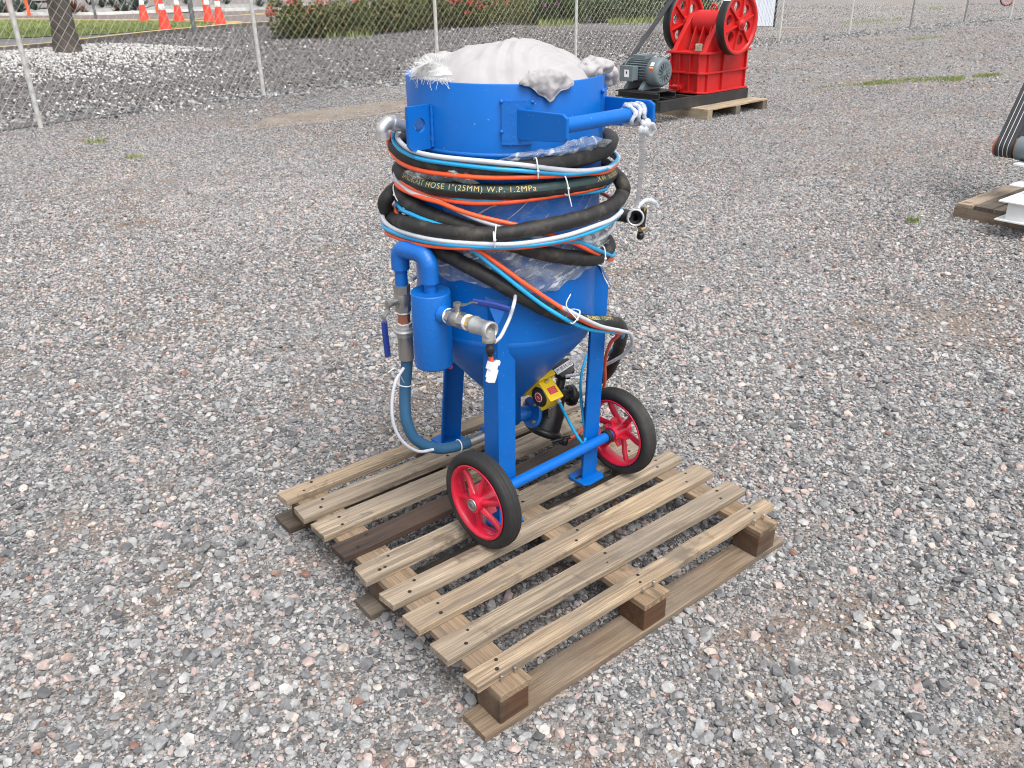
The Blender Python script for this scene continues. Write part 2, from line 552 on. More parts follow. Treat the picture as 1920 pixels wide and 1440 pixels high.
def m_ground(name, dirt, cols, sc, patch=(0.50, 0.66), far=1.0):
    m = NT(name)
    v = m.coord('Object')
    vo = m.n('ShaderNodeTexVoronoi', feature='F1')
    vo.inputs['Scale'].default_value = sc
    m.l(v, vo.inputs['Vector'])
    vo2 = m.n('ShaderNodeTexVoronoi', feature='F1')
    vo2.inputs['Scale'].default_value = sc * 2.6
    m.l(v, vo2.inputs['Vector'])
    s1 = m.n('ShaderNodeSeparateColor')
    m.l(vo.outputs['Color'], s1.inputs[0])
    s2 = m.n('ShaderNodeSeparateColor')
    m.l(vo2.outputs['Color'], s2.inputs[0])
    c1 = m.ramp(s1.outputs[0], cols)
    c2 = m.ramp(s2.outputs[1], cols)
    c = m.mix(m.ramp(s1.outputs[2], [(0.45, 0.0), (0.5, 1.0)]), c1, c2)
    big = m.noise(v, 0.55, 6, 0.62, 0.3)
    mid = m.noise(v, 4.0, 5, 0.6)
    pm = m.mix(0.45, big, mid)
    c = m.mix(m.ramp(pm, [(patch[0], 0.0), (patch[1], 0.85)]), c, m.mix(m.noise(v, 30, 4), [x * 0.75 for x in dirt], [x * 1.25 for x in dirt]))
    m.set(Base_Color=c, Roughness=0.95)
    m.b.inputs['Specular IOR Level'].default_value = 0.2
    m.bump(m.mix(0.4, vo.outputs['Distance'], vo2.outputs['Distance']), 0.9, -0.012)
    return m.mat
M['ground'] = m_ground('gravel_yard_ground', (0.205, 0.150, 0.110), [(0.0, (0.075, 0.075, 0.078)), (0.3, (0.15, 0.152, 0.156)), (0.7, (0.27, 0.272, 0.272)), (0.88, (0.35, 0.33, 0.315)), (1.0, (0.40, 0.33, 0.30))], 60, (0.47, 0.60))  # stone colours darkened to paint shade into the crevices between loose stones
M['bank'] = m_ground('dark_gravel_ground', (0.10, 0.085, 0.075), [(0.0, (0.045, 0.043, 0.043)), (0.5, (0.115, 0.108, 0.106)), (0.85, (0.19, 0.182, 0.18)), (1.0, (0.30, 0.28, 0.27))], 32, (0.56, 0.74))
def m_flat(name, a, b, sc, rough=0.9, bump=0.4):
    m = NT(name)
    v = m.coord('Object')
    n = m.noise(v, sc, 6, 0.65)
    n2 = m.noise(v, sc * 14, 4, 0.6)
    c = m.mix(m.ramp(n, [(0.35, 0.0), (0.65, 1.0)]), a, b)
    c = m.mix(1.0, c, m.ramp(n2, [(0.3, 0.78), (0.7, 1.15)]), 'MULTIPLY')
    m.set(Base_Color=c, Roughness=rough)
    m.bump(n2, bump, 0.01)
    return m.mat
M['dirt'] = m_flat('tan_dirt_track', (0.165, 0.135, 0.108), (0.25, 0.21, 0.17), 2.2)
M['lawn'] = m_flat('lawn_turf', (0.085, 0.155, 0.022), (0.21, 0.225, 0.075), 0.5)
M['road'] = m_flat('brown_paving', (0.135, 0.108, 0.100), (0.19, 0.155, 0.14), 0.7)
M['pale_path'] = m_flat('pale_concrete_path', (0.24, 0.24, 0.235), (0.33, 0.33, 0.315), 0.6)
M['verge'] = m_flat('grey_gravel_verge', (0.15, 0.145, 0.14), (0.25, 0.24, 0.235), 0.8)
M['kerb_yellow'] = m_flat('worn_yellow_kerb', (0.62, 0.42, 0.10), (0.50, 0.44, 0.33), 2.5)
M['kerb_dark'] = m_flat('kerb_concrete', (0.10, 0.085, 0.075), (0.17, 0.15, 0.135), 2.0)
M['kerb_white'] = m_flat('white_stone_edge', (0.62, 0.60, 0.57), (0.75, 0.74, 0.72), 2.0)
M['bark'] = m_flat('grey_bark', (0.055, 0.045, 0.038), (0.115, 0.098, 0.085), 3.0, bump=0.9)
def m_leaf(name, stops, rough=0.55):
    m = NT(name)
    a = m.n('ShaderNodeAttribute', attribute_name='tint')
    m.set(Base_Color=m.ramp(a.outputs['Fac'], stops), Roughness=rough)
    m.b.inputs['Specular IOR Level'].default_value = 0.3
    return m.mat
M['hedge_leaf'] = m_leaf('hedge_leaf', [(0.0, (0.040, 0.058, 0.018)), (0.5, (0.10, 0.125, 0.034)), (0.85, (0.165, 0.175, 0.055)), (1.0, (0.26, 0.15, 0.06))])
M['green_leaf'] = m_leaf('green_leaf', [(0.0, (0.030, 0.052, 0.018)), (0.6, (0.070, 0.105, 0.032)), (1.0, (0.14, 0.175, 0.06))])
M['flower_red'] = m_leaf('coral_flower', [(0.0, (0.42, 0.05, 0.04)), (1.0, (0.75, 0.16, 0.10))])
M['flower_purple'] = m_leaf('purple_flower', [(0.0, (0.30, 0.04, 0.26)), (1.0, (0.48, 0.10, 0.40))])
M['agave'] = m_leaf('agave_leaf', [(0.0, (0.040, 0.060, 0.048)), (0.7, (0.085, 0.115, 0.095)), (1.0, (0.15, 0.185, 0.15))])
M['agave_red'] = m_leaf('reddish_agave_leaf', [(0.0, (0.06, 0.026, 0.018)), (0.7, (0.14, 0.06, 0.035)), (1.0, (0.20, 0.10, 0.06))])
M['grass'] = m_leaf('grass_blade', [(0.0, (0.11, 0.15, 0.035)), (0.6, (0.21, 0.26, 0.075)), (1.0, (0.34, 0.34, 0.16))])
#@@PART2
# ------------------------------------------------------------------ the setting: terrain, bank, lawn, road, kerbs
def heights(x, y):
    vx, vy = x - FP.x, y - FP.y
    t = vx * FD.x + vy * FD.y
    s = vx * FN.x + vy * FN.y
    def ss(a, b, q):
        k = np.clip((q - a) / (b - a), 0, 1)
        return k * k * (3 - 2 * k)
    return 0.55 * ss(0.4, 13.0, s) * (1 - ss(9.0, 16.0, t)) * (1 - ss(60, 120, s))
def axis_pts(lo, hi, a, b, fine):
    out = list(np.arange(a, b + 1e-6, fine))
    g, q = fine, b
    while q < hi:
        g *= 1.25; q += g; out.append(q)
    g, q = fine, a
    while q > lo:
        g *= 1.25; q -= g; out.insert(0, q)
    return np.array(out)
def grid_mesh(name, X, Y, Z):
    n, m = X.shape
    me = bpy.data.meshes.new(name)
    vs = np.stack([X, Y, Z], -1).reshape(-1, 3)
    idx = np.arange(n * m).reshape(n, m)
    fs = np.stack([idx[:-1, :-1], idx[1:, :-1], idx[1:, 1:], idx[:-1, 1:]], -1).reshape(-1, 4)
    me.from_pydata(vs.tolist(), [], fs.tolist())
    me.polygons.foreach_set('use_smooth', [True] * len(me.polygons))
    me.update()
    return me
gx, gy = axis_pts(-600, 600, -40, 45, 0.6), axis_pts(-600, 900, -8, 70, 0.6)
GX, GY = np.meshgrid(gx, gy, indexing='ij')
tag(link('ground', grid_mesh('ground', GX, GY, heights(GX, GY)), M['ground']), kind='structure')

def sheet(name, front, back, mat, lift, nu=60, nv=14):
    """a sheet on the terrain between two polylines of pixels"""
    def res(pl, n):
        P = [at(*q) for q in pl]
        d = [0.0]
        for i in range(1, len(P)): d.append(d[-1] + (P[i] - P[i - 1]).length)
        t = np.linspace(0, d[-1], n)
        return np.stack([np.interp(t, d, [q[i] for q in P]) for i in range(2)], -1)
    A, B = res(front, nu), res(back, nu)
    k = np.linspace(0, 1, nv)[None, :, None]
    G = A[:, None] * (1 - k) + B[:, None] * k
    Z = heights(G[..., 0], G[..., 1]) + lift
    return tag(link(name, grid_mesh(name, G[..., 0], G[..., 1], Z), mat), kind='structure')
KERB = [(-420, 140), (-150, 112), (0, 97.5), (100, 88.5), (200, 76), (300, 65), (370, 58.5), (430, 52.5), (497, 48), (600, 43), (720, 36)]
def kerb(name, px, w, h, m_top, m_side, lift=0.0):
    P = [at(*q) for q in px]
    P = spline(P, 0.5)
    mb = MB()
    n = len(P)
    for i, p in enumerate(P):
        d = (P[min(i + 1, n - 1)] - P[max(i - 1, 0)]); d.z = 0; d.normalize()
        s = Vector((-d.y, d.x, 0)) * (w / 2)
        mb.v += [p - s + Vector((0, 0, -0.05)), p - s + Vector((0, 0, h)), p + s + Vector((0, 0, h)), p + s + Vector((0, 0, -0.05))]
    for i in range(n - 1):
        a, b = i * 4, i * 4 + 4
        for (q, r, mi) in ((0, 1, 1), (1, 2, 0), (2, 3, 1)):
            mb.f.append((a + q, b + q, b + r, a + r)); mb.m.append(mi); mb.sm.append(False)
    return tag(build(name, mb, [m_top, m_side]), kind='structure')
sheet('gravel_bank', [(-420, 330), (-100, 262), (77, 236), (270, 208), (495, 178), (822, 146), (1079, 120), (1260, 102), (1400, 84)],
      [(-420, 138), (-100, 106), (60, 92), (200, 75), (370, 57.5), (560, 44), (800, 28), (1100, 26), (1330, 40)], M['bank'], 0.012, 90, 40)
sheet('verge', [(-420, 137), (0, 96), (100, 87.5), (200, 75), (300, 64), (370, 57.5), (430, 51.5), (470, 49)],
      [(-420, 108), (0, 75), (105, 70), (200, 66), (300, 57), (395, 51), (430, 48), (450, 46)], M['verge'], 0.016)
sheet('lawn', [(-420, 108), (0, 75), (105, 70), (200, 66), (300, 57), (395, 51), (430, 48), (450, 46)],
      [(-420, 44), (0, 39.5), (100, 40), (200, 41), (300, 41.5), (395, 43.5), (430, 45), (450, 45.6)], M['lawn'], 0.030)
sheet('paved_road', [(-420, 44), (0, 39), (200, 40.5), (395, 43), (450, 45), (497, 46.5), (600, 41), (720, 34)],
      [(-420, 32), (0, 30), (200, 29), (330, 24), (400, 22), (520, 18), (600, 15), (720, 10)], M['road'], 0.010)
sheet('garden_path', [(-420, 30), (0, 28), (200, 27.5), (330, 22.5), (400, 20.5), (520, 16.5), (620, 12)],
      [(-420, 20), (0, 19), (200, 16), (300, 11), (400, 9), (500, 8), (620, 4)], M['pale_path'], 0.014)
kerb('kerb', KERB, 0.22, 0.10, M['kerb_yellow'], M['kerb_dark'])
kerb('lawn_edge', [(-300, 43), (0, 39.5), (100, 40), (200, 41), (300, 41.5), (395, 43.5), (450, 45.6)], 0.16, 0.07, M['kerb_yellow'], M['kerb_yellow'])
kerb('lawn_edge', [(395, 50.5), (425, 48), (450, 45.6)], 0.16, 0.07, M['kerb_yellow'], M['kerb_yellow'])
kerb('road_line', [(344, 38), (400, 32.5), (450, 29), (525, 23), (600, 19)], 0.15, 0.018, M['kerb_yellow'], M['kerb_yellow'])
kerb('path_edge', [(-300, 32), (0, 29.5), (100, 29), (200, 27.5), (300, 23.5), (400, 21), (470, 19), (530, 17), (610, 13)], 0.30, 0.09, M['kerb_white'], M['kerb_white'])

sheet('dirt_track', [(455, 246), (560, 236), (660, 224), (760, 208)], [(500, 222), (570, 210), (660, 199), (760, 186)], M['dirt'], 0.006, 40, 8)
# ------------------------------------------------------------------ loose stone: crushed gravel, dark bank stones, white pebbles
def stone_shapes(name, mat, n, pts, flat, seed):
    r = random.Random(seed)
    c = bpy.data.collections.new(name)
    for i in range(n):
        bm = bmesh.new()
        ax = (1.0, r.uniform(0.62, 0.95), r.uniform(flat * 0.75, flat * 1.25))
        for k in range(pts):
            v = Vector((r.gauss(0, 1), r.gauss(0, 1), r.gauss(0, 1))).normalized() * r.uniform(0.86, 1.0)
            bm.verts.new((v.x * ax[0] * 0.5, v.y * ax[1] * 0.5, v.z * ax[2] * 0.5))
        bmesh.ops.convex_hull(bm, input=bm.verts)
        bmesh.ops.delete(bm, geom=[v for v in bm.verts if not v.link_faces], context='VERTS')
        me = bpy.data.meshes.new(name)
        bm.to_mesh(me)
        bm.free()
        me.materials.append(mat)
        c.objects.link(bpy.data.objects.new(name, me))
    return c
def scatter(name, P, S, R, T, shapes, label, cat):
    me = bpy.data.meshes.new(name)
    n = len(P)
    me.vertices.add(n)
    me.vertices.foreach_set('co', np.asarray(P, np.float32).ravel())
    a = me.attributes.new('size', 'FLOAT', 'POINT'); a.data.foreach_set('value', np.asarray(S, np.float32))
    a = me.attributes.new('tint', 'FLOAT', 'POINT'); a.data.foreach_set('value', np.asarray(T, np.float32))
    a = me.attributes.new('turn', 'FLOAT_VECTOR', 'POINT'); a.data.foreach_set('vector', np.asarray(R, np.float32).ravel())
    me.update()
    o = bpy.data.objects.new(name, me)
    COL.objects.link(o)
    g = bpy.data.node_groups.new(name + '_scatter', 'GeometryNodeTree')
    g.interface.new_socket('Geometry', in_out='INPUT', socket_type='NodeSocketGeometry')
    g.interface.new_socket('Geometry', in_out='OUTPUT', socket_type='NodeSocketGeometry')
    N = g.nodes.new
    gi, go, iop, ci = N('NodeGroupInput'), N('NodeGroupOutput'), N('GeometryNodeInstanceOnPoints'), N('GeometryNodeCollectionInfo')
    ci.inputs['Collection'].default_value = shapes
    ci.inputs['Separate Children'].default_value = True
    ci.inputs['Reset Children'].default_value = True
    iop.inputs['Pick Instance'].default_value = True
    def attr(nm, typ):
        q = N('GeometryNodeInputNamedAttribute'); q.data_type = typ; q.inputs['Name'].default_value = nm
        return q.outputs['Attribute']
    g.links.new(gi.outputs[0], iop.inputs['Points'])
    g.links.new(ci.outputs[0], iop.inputs['Instance'])
    g.links.new(attr('size', 'FLOAT'), iop.inputs['Scale'])
    e = N('FunctionNodeEulerToRotation')
    g.links.new(attr('turn', 'FLOAT_VECTOR'), e.inputs[0])
    g.links.new(e.outputs[0], iop.inputs['Rotation'])
    g.links.new(iop.outputs[0], go.inputs[0])
    md = o.modifiers.new('scatter', 'NODES')
    md.node_group = g
    return tag(o, label, cat, kind='stuff')
def rots(n, tilt=0.35):
    return np.stack([rng.normal(0, tilt, n), rng.normal(0, tilt, n), rng.uniform(0, 6.283, n)], -1)
def fan(n, d0, d1, half=0.80):      # even spread over a fan of ground before the camera
    d = np.sqrt(rng.uniform(d0 * d0, d1 * d1, n))
    a = rng.uniform(-half, half, n)
    return np.sin(a) * d, np.cos(a) * d
def fbm(x, y, sc, seed):            # cheap smooth noise for the bare patches
    r = np.random.default_rng(seed)
    out = np.zeros_like(x)
    for o in range(5):
        th = r.uniform(0, 6.283, 5)
        k = sc * 1.8 ** o
        for q in th:
            out += np.sin((x * math.cos(q) + y * math.sin(q)) * k + r.uniform(0, 6.283)) / (1.5 ** o)
    return out / 6.5
def fence_s(x, y):
    return (x - FP.x) * FN.x + (y - FP.y) * FN.y
PE = Vector((math.cos(math.radians(38.48)), math.sin(math.radians(38.48)), 0))
PN = Vector((-PE.y, PE.x, 0))
PO = Vector((-0.30676, 1.75858, 0))
RUNNERS = [(-0.378, 0.095), (0.175, 0.09), (0.72, 0.11)]     # near edge and width of the three bottom boards
def under_board(x, y):
    u = (x - PO.x) * PE.x + (y - PO.y) * PE.y
    v = (x - PO.x) * PN.x + (y - PO.y) * PN.y
    m = np.zeros(len(x), bool)
    for v0, w in RUNNERS:
        m |= (u > -0.03) & (u < 1.24) & (v > v0 - 0.012) & (v < v0 + w + 0.012)
    return m
BARE = [(1300, 852, 0.16, 0.9), (410, 378, 0.30, 0.85), (262, 420, 0.30, 0.85), (590, 640, 0.22, 0.8), (150, 965, 0.20, 0.8), (330, 905, 0.16, 0.85), (420, 965, 0.14, 0.85), (545, 1058, 0.16, 0.8), (1480, 1180, 0.16, 0.8),
        (1370, 1160, 0.14, 0.85), (1600, 1110, 0.10, 0.7), (1850, 1385, 0.16, 0.85), (1560, 1245, 0.10, 0.8), (1500, 1010, 0.12, 0.7), (620, 214, 0.8, 0.85), (530, 228, 0.4, 0.8), (720, 199, 0.7, 0.85), (670, 207, 0.7, 0.85), (575, 221, 0.6, 0.85), (330, 244, 0.5, 0.6),
        (1150, 560, 0.20, 0.6), (640, 470, 0.3, 0.6), (180, 700, 0.2, 0.6), (1780, 600, 0.3, 0.6), (1640, 740, 0.2, 0.6), (1710, 82, 2.0, 0.5), (1880, 62, 2.0, 0.5), (1500, 168, 0.5, 0.5), (1890, 870, 0.2, 0.6), (60, 1180, 0.15, 0.7), (300, 1300, 0.12, 0.7), (700, 1240, 0.10, 0.7), (1060, 1400, 0.08, 0.7)]
BAREW = [(at(a_, b_), r_, k_) for a_, b_, r_, k_ in BARE]
def bare_mask(x, y):
    m = np.zeros_like(x)
    w = fbm(x, y, 5.0, 17)
    for p, r, k in BAREW:
        d = np.hypot(x - p.x, y - p.y) / (r * (1 + 0.7 * w))
        m = np.maximum(m, k * np.clip(1.5 - d * 1.3, 0, 1))
    return m
gp, gs, gt = [], [], []
def gravel_band(n, d0, d1, lo, hi, skew=1.0, bare=0.0, half=0.80, sink=0.16):
    x, y = fan(n, d0, d1, half)
    s = lo + (hi - lo) * rng.uniform(0, 1, n) ** skew
    keep = (fence_s(x, y) < 0.25) | ((x - FP.x) * FD.x + (y - FP.y) * FD.y > 13.5)
    f = fbm(x, y, 1.5, 3) + 0.5 * fbm(x, y, 6.0, 5)
    keep &= rng.uniform(0, 1, n) > np.clip((f - 0.22) * 3.2, 0, 0.92) * bare
    keep &= ~under_board(x, y)
    keep &= rng.uniform(0, 1, n) > bare_mask(x, y) * (0.85 if hi > 0.014 else 0.55)
    x, y, s = x[keep], y[keep], s[keep]
    gp.append(np.stack([x, y, s * sink * 0.6 + rng.uniform(0, 0.2, len(x)) * s * 0.5], -1))
    gs.append(s)
    f2 = fbm(x, y, 0.9, 23)
    tt, sv = (x - FP.x) * FD.x + (y - FP.y) * FD.y, fence_s(x, y)
    spill = np.clip(1 + sv / 4.0, 0, 1) * np.clip((9 - tt) / 8, 0, 1)
    fine = 0.45 if hi < 0.02 and d1 < 9 else 0.0  # smallest near stones tinted darker, painting shade into the gaps
    gt.append(np.clip(rng.uniform(0, 1, len(x)) ** np.exp(0.55 * f2 + 0.9 * spill + fine), 0, 1))
gravel_band(110000, 0.9, 4.2, 0.006, 0.012, 1.0, 0.25, 0.9)
gravel_band(60000, 0.9, 4.2, 0.012, 0.022, 1.5, 0.5, 0.9)
gravel_band(10500, 0.9, 4.2, 0.022, 0.048, 2.2, 0.6, 0.9)
gravel_band(90000, 4.2, 8.0, 0.009, 0.016, 1.0, 0.4, 0.75)
gravel_band(110000, 4.2, 8.0, 0.013, 0.025, 1.4, 0.5, 0.75)
gravel_band(10000, 4.2, 8.0, 0.024, 0.048, 2.2, 0.7, 0.75)
gravel_band(190000, 8.0, 15.0, 0.013, 0.032, 1.7, 0.6, 0.7)
gravel_band(120000, 15.0, 32.0, 0.020, 0.055, 1.8, 0.5, 0.65)
gravel_band(50000, 32.0, 50.0, 0.04, 0.09, 1.8, 0.5, 0.62)
GPs, GSs, GTs = np.concatenate(gp), np.concatenate(gs), np.concatenate(gt)
scatter('gravel', GPs, GSs, rots(len(GPs)), GTs, stone_shapes('gravel_stone', M['stone'], 20, 19, 0.62, 3),
        'loose grey and pinkish crushed stone covering the yard', 'gravel')
# berm of coarse stones along the fence foot
n = 5200
t = rng.uniform(-8, 36, n); s = rng.normal(0.05, 0.30, n)
x = FP.x + FD.x * t + FN.x * s; y = FP.y + FD.y * t + FN.y * s
S = rng.uniform(0.03, 0.11, n) ** 1.0
scatter('edge_stones', np.stack([x, y, heights(x, y) + S * 0.18], -1), S, rots(n), rng.uniform(0, 0.78, n), stone_shapes('edge_stone', M['stone'], 8, 12, 0.7, 9),
        'strip of coarse stones along the foot of the wire fence', 'stones')
# dark stones of the bank
n = 90000
t = rng.uniform(-12, 15, n); s = rng.uniform(0.1, 22, n) ** 1.0
x = FP.x + FD.x * t + FN.x * s; y = FP.y + FD.y * t + FN.y * s
ok = np.ones(n, bool)
KW = [at(*q) for q in KERB]
kx, ky = np.array([q.x for q in KW]), np.array([q.y for q in KW])
ok &= (y < np.interp(x, kx, ky) - 0.25)
x, y = x[ok], y[ok]
n = len(x)
S = 0.03 + 0.06 * rng.uniform(0, 1, n) ** 2
scatter('bank_gravel', np.stack([x, y, heights(x, y) + 0.012 + S * 0.12], -1), S, rots(n), rng.uniform(0, 1, n), stone_shapes('bank_stone', M['dark_stone'], 8, 12, 0.65, 21),
        'dark loose gravel on the bank behind the wire fence', 'gravel')
# white pebbles round the tree
n = 90000
x, y = rng.uniform(-16, -3, n), rng.uniform(11, 27, n)
z = heights(x, y)
dx, dy, dz = x, y, z - CAMH
zz = dx * FW.x + dy * FW.y + dz * FW.z
px = 960 + F * (dx * RT.x + dy * RT.y + dz * RT.z) / zz
py = 720 - F * (dx * UP.x + dy * UP.y + dz * UP.z) / zz
yk = np.interp(px, [-420, 0, 100, 200, 300, 370], [140, 97, 90, 82, 85, 90])
depth = (py - yk)
edge = np.interp(px, [-420, 0, 80, 200, 320, 380, 440, 520], [80, 48, 62, 52, 40, 25, 8, 0])
prob = np.clip(1.15 - depth / np.maximum(edge, 1), 0, 1) ** 1.1 * (depth > 1) * np.interp(px, [280, 340, 420], [1, 0.40, 0.0])
wob = fbm(x, y, 1.7, 8)
prob = np.clip(prob + 0.35 * wob * (prob > 0.02), 0, 1)
prob += 0.10 * np.clip((py - 85) / 25, 0, 1) * np.clip((235 - py) / 55, 0, 1) * np.clip(1.2 - np.abs(px - 250) / 230, 0, 1) * np.clip(0.7 + 1.6 * wob, 0, 1.6)
okp = rng.uniform(0, 1, n) < np.clip(prob, 0, 1)
x, y, z = x[okp], y[okp], z[okp]
n = len(x)
S = 0.032 + 0.036 * rng.uniform(0, 1, n)
scatter('white_pebbles', np.stack([x, y, z + 0.012 + S * 0.25], -1), S, rots(n, 0.5), rng.uniform(0, 1, n), stone_shapes('white_pebble', M['white_stone'], 8, 16, 0.7, 33),
        'white pebbles heaped round the tree trunk behind the fence', 'pebbles')

def blades(name, P, h, mat, label, cat='grass', lean=0.5, w=0.006):
    vs, fs, tn = [], [], []
    for p in P:
        a = random.uniform(0, 6.283)
        hh = h * random.uniform(0.5, 1.2)
        d = Vector((math.cos(a), math.sin(a), 0))
        s = Vector((-d.y, d.x, 0)) * w
        b = len(vs)
        l = d * hh * lean * random.uniform(0.2, 1)
        vs += [p - s, p + s, p + l * 0.5 + s * 0.7 + Vector((0, 0, hh * 0.6)), p + l * 0.5 - s * 0.7 + Vector((0, 0, hh * 0.6)), p + l + Vector((0, 0, hh))]
        fs += [(b, b + 1, b + 2, b + 3), (b + 3, b + 2, b + 4)]
        tn += [random.random()] * 2
    me = bpy.data.meshes.new(name)
    me.from_pydata([tuple(q) for q in vs], [], fs)
    a = me.attributes.new('tint', 'FLOAT', 'FACE'); a.data.foreach_set('value', tn)
    o = link(name, me, mat)
    return tag(o, label, cat, kind='stuff')
def pix_patch(n, poly):   # random pixels along a polyline with a spread
    out = []
    for i in range(n):
        k = random.uniform(0, len(poly) - 1.001)
        i0 = int(k); f = k - i0
        q0, q1 = poly[i0], poly[i0 + 1]
        out.append(at(q0[0] + (q1[0] - q0[0]) * f + random.gauss(0, 2), q0[1] + (q1[1] - q0[1]) * f + random.gauss(0, 1) * (q0[2] + (q1[2] - q0[2]) * f)))
    return out
blades('grass_strip', pix_patch(2200, [(1615, 159, 1.0), (1660, 155, 2.2), (1720, 150, 2.4), (1780, 148, 2.4), (1806, 148, 1.6)]) + pix_patch(450, [(1825, 144, 1.0), (1850, 142, 1.6), (1876, 141, 1.2)]) + pix_patch(120, [(1530, 166, 1.0), (1615, 159, 1.2)]),
       0.032, M['grass'], 'long low strip of green grass growing in the open gravel')
blades('grass_tufts', pix_patch(90, [(160, 268, 1.5), (195, 266, 1.5)]) + pix_patch(70, [(240, 298, 1.2), (270, 296, 1.2)]) + pix_patch(60, [(1700, 418, 1.5), (1722, 416, 1.5)]) + pix_patch(200, [(1700, 76, 1.0), (1760, 70, 1.5)]),
       0.045, M['grass'], 'small scattered grass tufts poking through the gravel')
blades('fence_weeds', pix_patch(420, [(1580, 46, 2.0), (1640, 41, 2.0), (1690, 38, 1.5)]) + pix_patch(120, [(1745, 17, 1.0), (1765, 16, 1.0)]),
       0.10, M['grass'], 'sparse yellowish weeds beyond the right hand fence posts')
lp = []
for i in range(9000):
    q = at(random.uniform(-20, 445), random.uniform(40, 74))
    lp.append(q)
_lf = [(-420, 108), (0, 75), (105, 70), (200, 66), (300, 57), (395, 51), (450, 46)]
_lb = [(-420, 44), (0, 39.5), (100, 40), (300, 41.5), (450, 45.6)]
def on_lawn(p):
    x, y = project(p)
    return np.interp(x, [q[0] for q in _lb], [q[1] for q in _lb]) + 0.6 < y < np.interp(x, [q[0] for q in _lf], [q[1] for q in _lf]) - 0.6
blades('lawn_grass', [q + Vector((0, 0, 0.025)) for q in lp if on_lawn(q)], 0.055, M['grass'], 'short mown grass growing on the lawn behind the fence', w=0.012)
# ------------------------------------------------------------------ the pallet under the machine
def plank(name, x0, x1, y0, y1, z0, z1, mat, parent, holes=(), warp=0.0015, skew=0.0, ends=(0, 0), seed=0, label=None):
    """a board along x with slightly uneven edges; holes = (x, y) of dark discs on its top, painted as shade in nail holes"""
    r = random.Random(seed)
    n = 10
    mb = MB()
    cx, cy, cz = (x0 + x1) / 2, (y0 + y1) / 2, (z0 + z1) / 2
    ring = []
    for i in range(n + 1):
        k = i / n
        x = x0 + (x1 - x0) * k - cx
        j = [r.uniform(-warp, warp) for _ in range(4)]
        b = math.sin(k * math.pi) * r.uniform(-warp, warp)
        e0 = ends[0] if i == 0 else 0
        e1 = ends[1] if i == n else 0
        s = skew * (k - 0.5)
        ring.append([Vector((x - e0, y0 - cy + j[0] + s, z0 - cz + b)), Vector((x + e0, y1 - cy + j[1] + s, z0 - cz + b)),
                     Vector((x + e0 + e1, y1 - cy + j[1] + s, z1 - cz + j[2] * 0.6 + b)), Vector((x - e0 - e1, y0 - cy + j[0] + s, z1 - cz + j[3] * 0.6 + b))])
    mb.v = [q for g in ring for q in g]
    mb.f = [(3, 2, 1, 0), tuple(n * 4 + k for k in range(4))]
    for i in range(n):
        for k in range(4):
            a, c = i * 4 + k, i * 4 + (k + 1) % 4
            mb.f.append((a, c, c + 4, a + 4))
    mb.m = [0] * len(mb.f)
    mb.sm = [False] * len(mb.f)
    for (hx, hy) in holes:
        mb.mi = 1
        rr = r.uniform(0.0042, 0.006)
        mb.lathe((hx - cx, hy - cy, z1 - cz + 0.0011), (0, 0, 1), [(rr, 0), (0.0001, 0.0001)], 9, False)
    o = build(name, mb, [mat, M['hole_shade']], parent, bevel=0.0022, label=label)
    o.location = (cx, cy, cz)
    return o
pal = thing('wooden_pallet', 'large open-slatted wooden pallet of weathered pine under the blue blasting machine', 'pallet', PO, math.radians(38.48))
SL = [(0.775, 0.710), (0.661, 0.581), (0.538, 0.450), (0.400, 0.321), (0.263, 0.184), (0.117, 0.048), (-0.004, -0.081), (-0.141, -0.218), (-0.280, -0.334)]
xs = [0.088, 0.595, 1.11]
for i, (v1, v0) in enumerate(SL):
    hs_ = []
    r_ = random.Random(40 + i)
    for q in xs:
        hs_ += [(q + r_.uniform(-0.03, 0.0), v0 + (v1 - v0) * 0.26), (q + r_.uniform(0.0, 0.03), v0 + (v1 - v0) * 0.74)]
    if i == 4: hs_.append((0.052, v0 + 0.02))
    plank('slat', r_.uniform(-0.004, 0.002), 1.2 + r_.uniform(-0.004, 0.006), v0, v1, 0.117, 0.140 + r_.uniform(-0.001, 0.001),
          M['slat_dark'] if i == 3 else M['slat'], pal, hs_, 0.0018, r_.uniform(-0.004, 0.004), (r_.uniform(-0.003, 0.003), r_.uniform(-0.002, 0.002)), 90 + i,
          'dark rain-soaked slat, fourth from the back' if i == 3 else None)
for k, (u0, u1) in enumerate([(0.039, 0.140), (0.547, 0.645), (1.066, 1.154)]):
    o = plank('cross_board', -0.378, 0.772, -u1, -u0, 0.0955, 0.1165, M['cross'], pal, seed=120 + k)
    o.rotation_euler = (0, 0, math.radians(90))
    o.location = ((u0 + u1) / 2, 0.197, 0.106)
BM = None
for u in (0.086, 0.597, 1.108):
    for v in (-0.328, 0.219, 0.738):
        if BM is None:
            mb = MB(); mb.box((0, 0, 0), (0.092, 0.094, 0.0735)); BM = mb.mesh('block')
        o = link('block', BM, M['block'], pal, bevel=0.003)
        o.location = (u + random.uniform(-0.004, 0.004), v, 0.0586)
        o.rotation_euler = (0, 0, random.uniform(-0.03, 0.03))
for k, (v0, w) in enumerate(RUNNERS):
    plank('bottom_board', -0.012 + 0.004 * k, 1.21, v0, v0 + w, 0.0, 0.0215, M['runner'] if k == 0 else M['old_wood'], pal, warp=0.002, seed=150 + k, skew=0.006 if k == 0 else 0)
SM = None
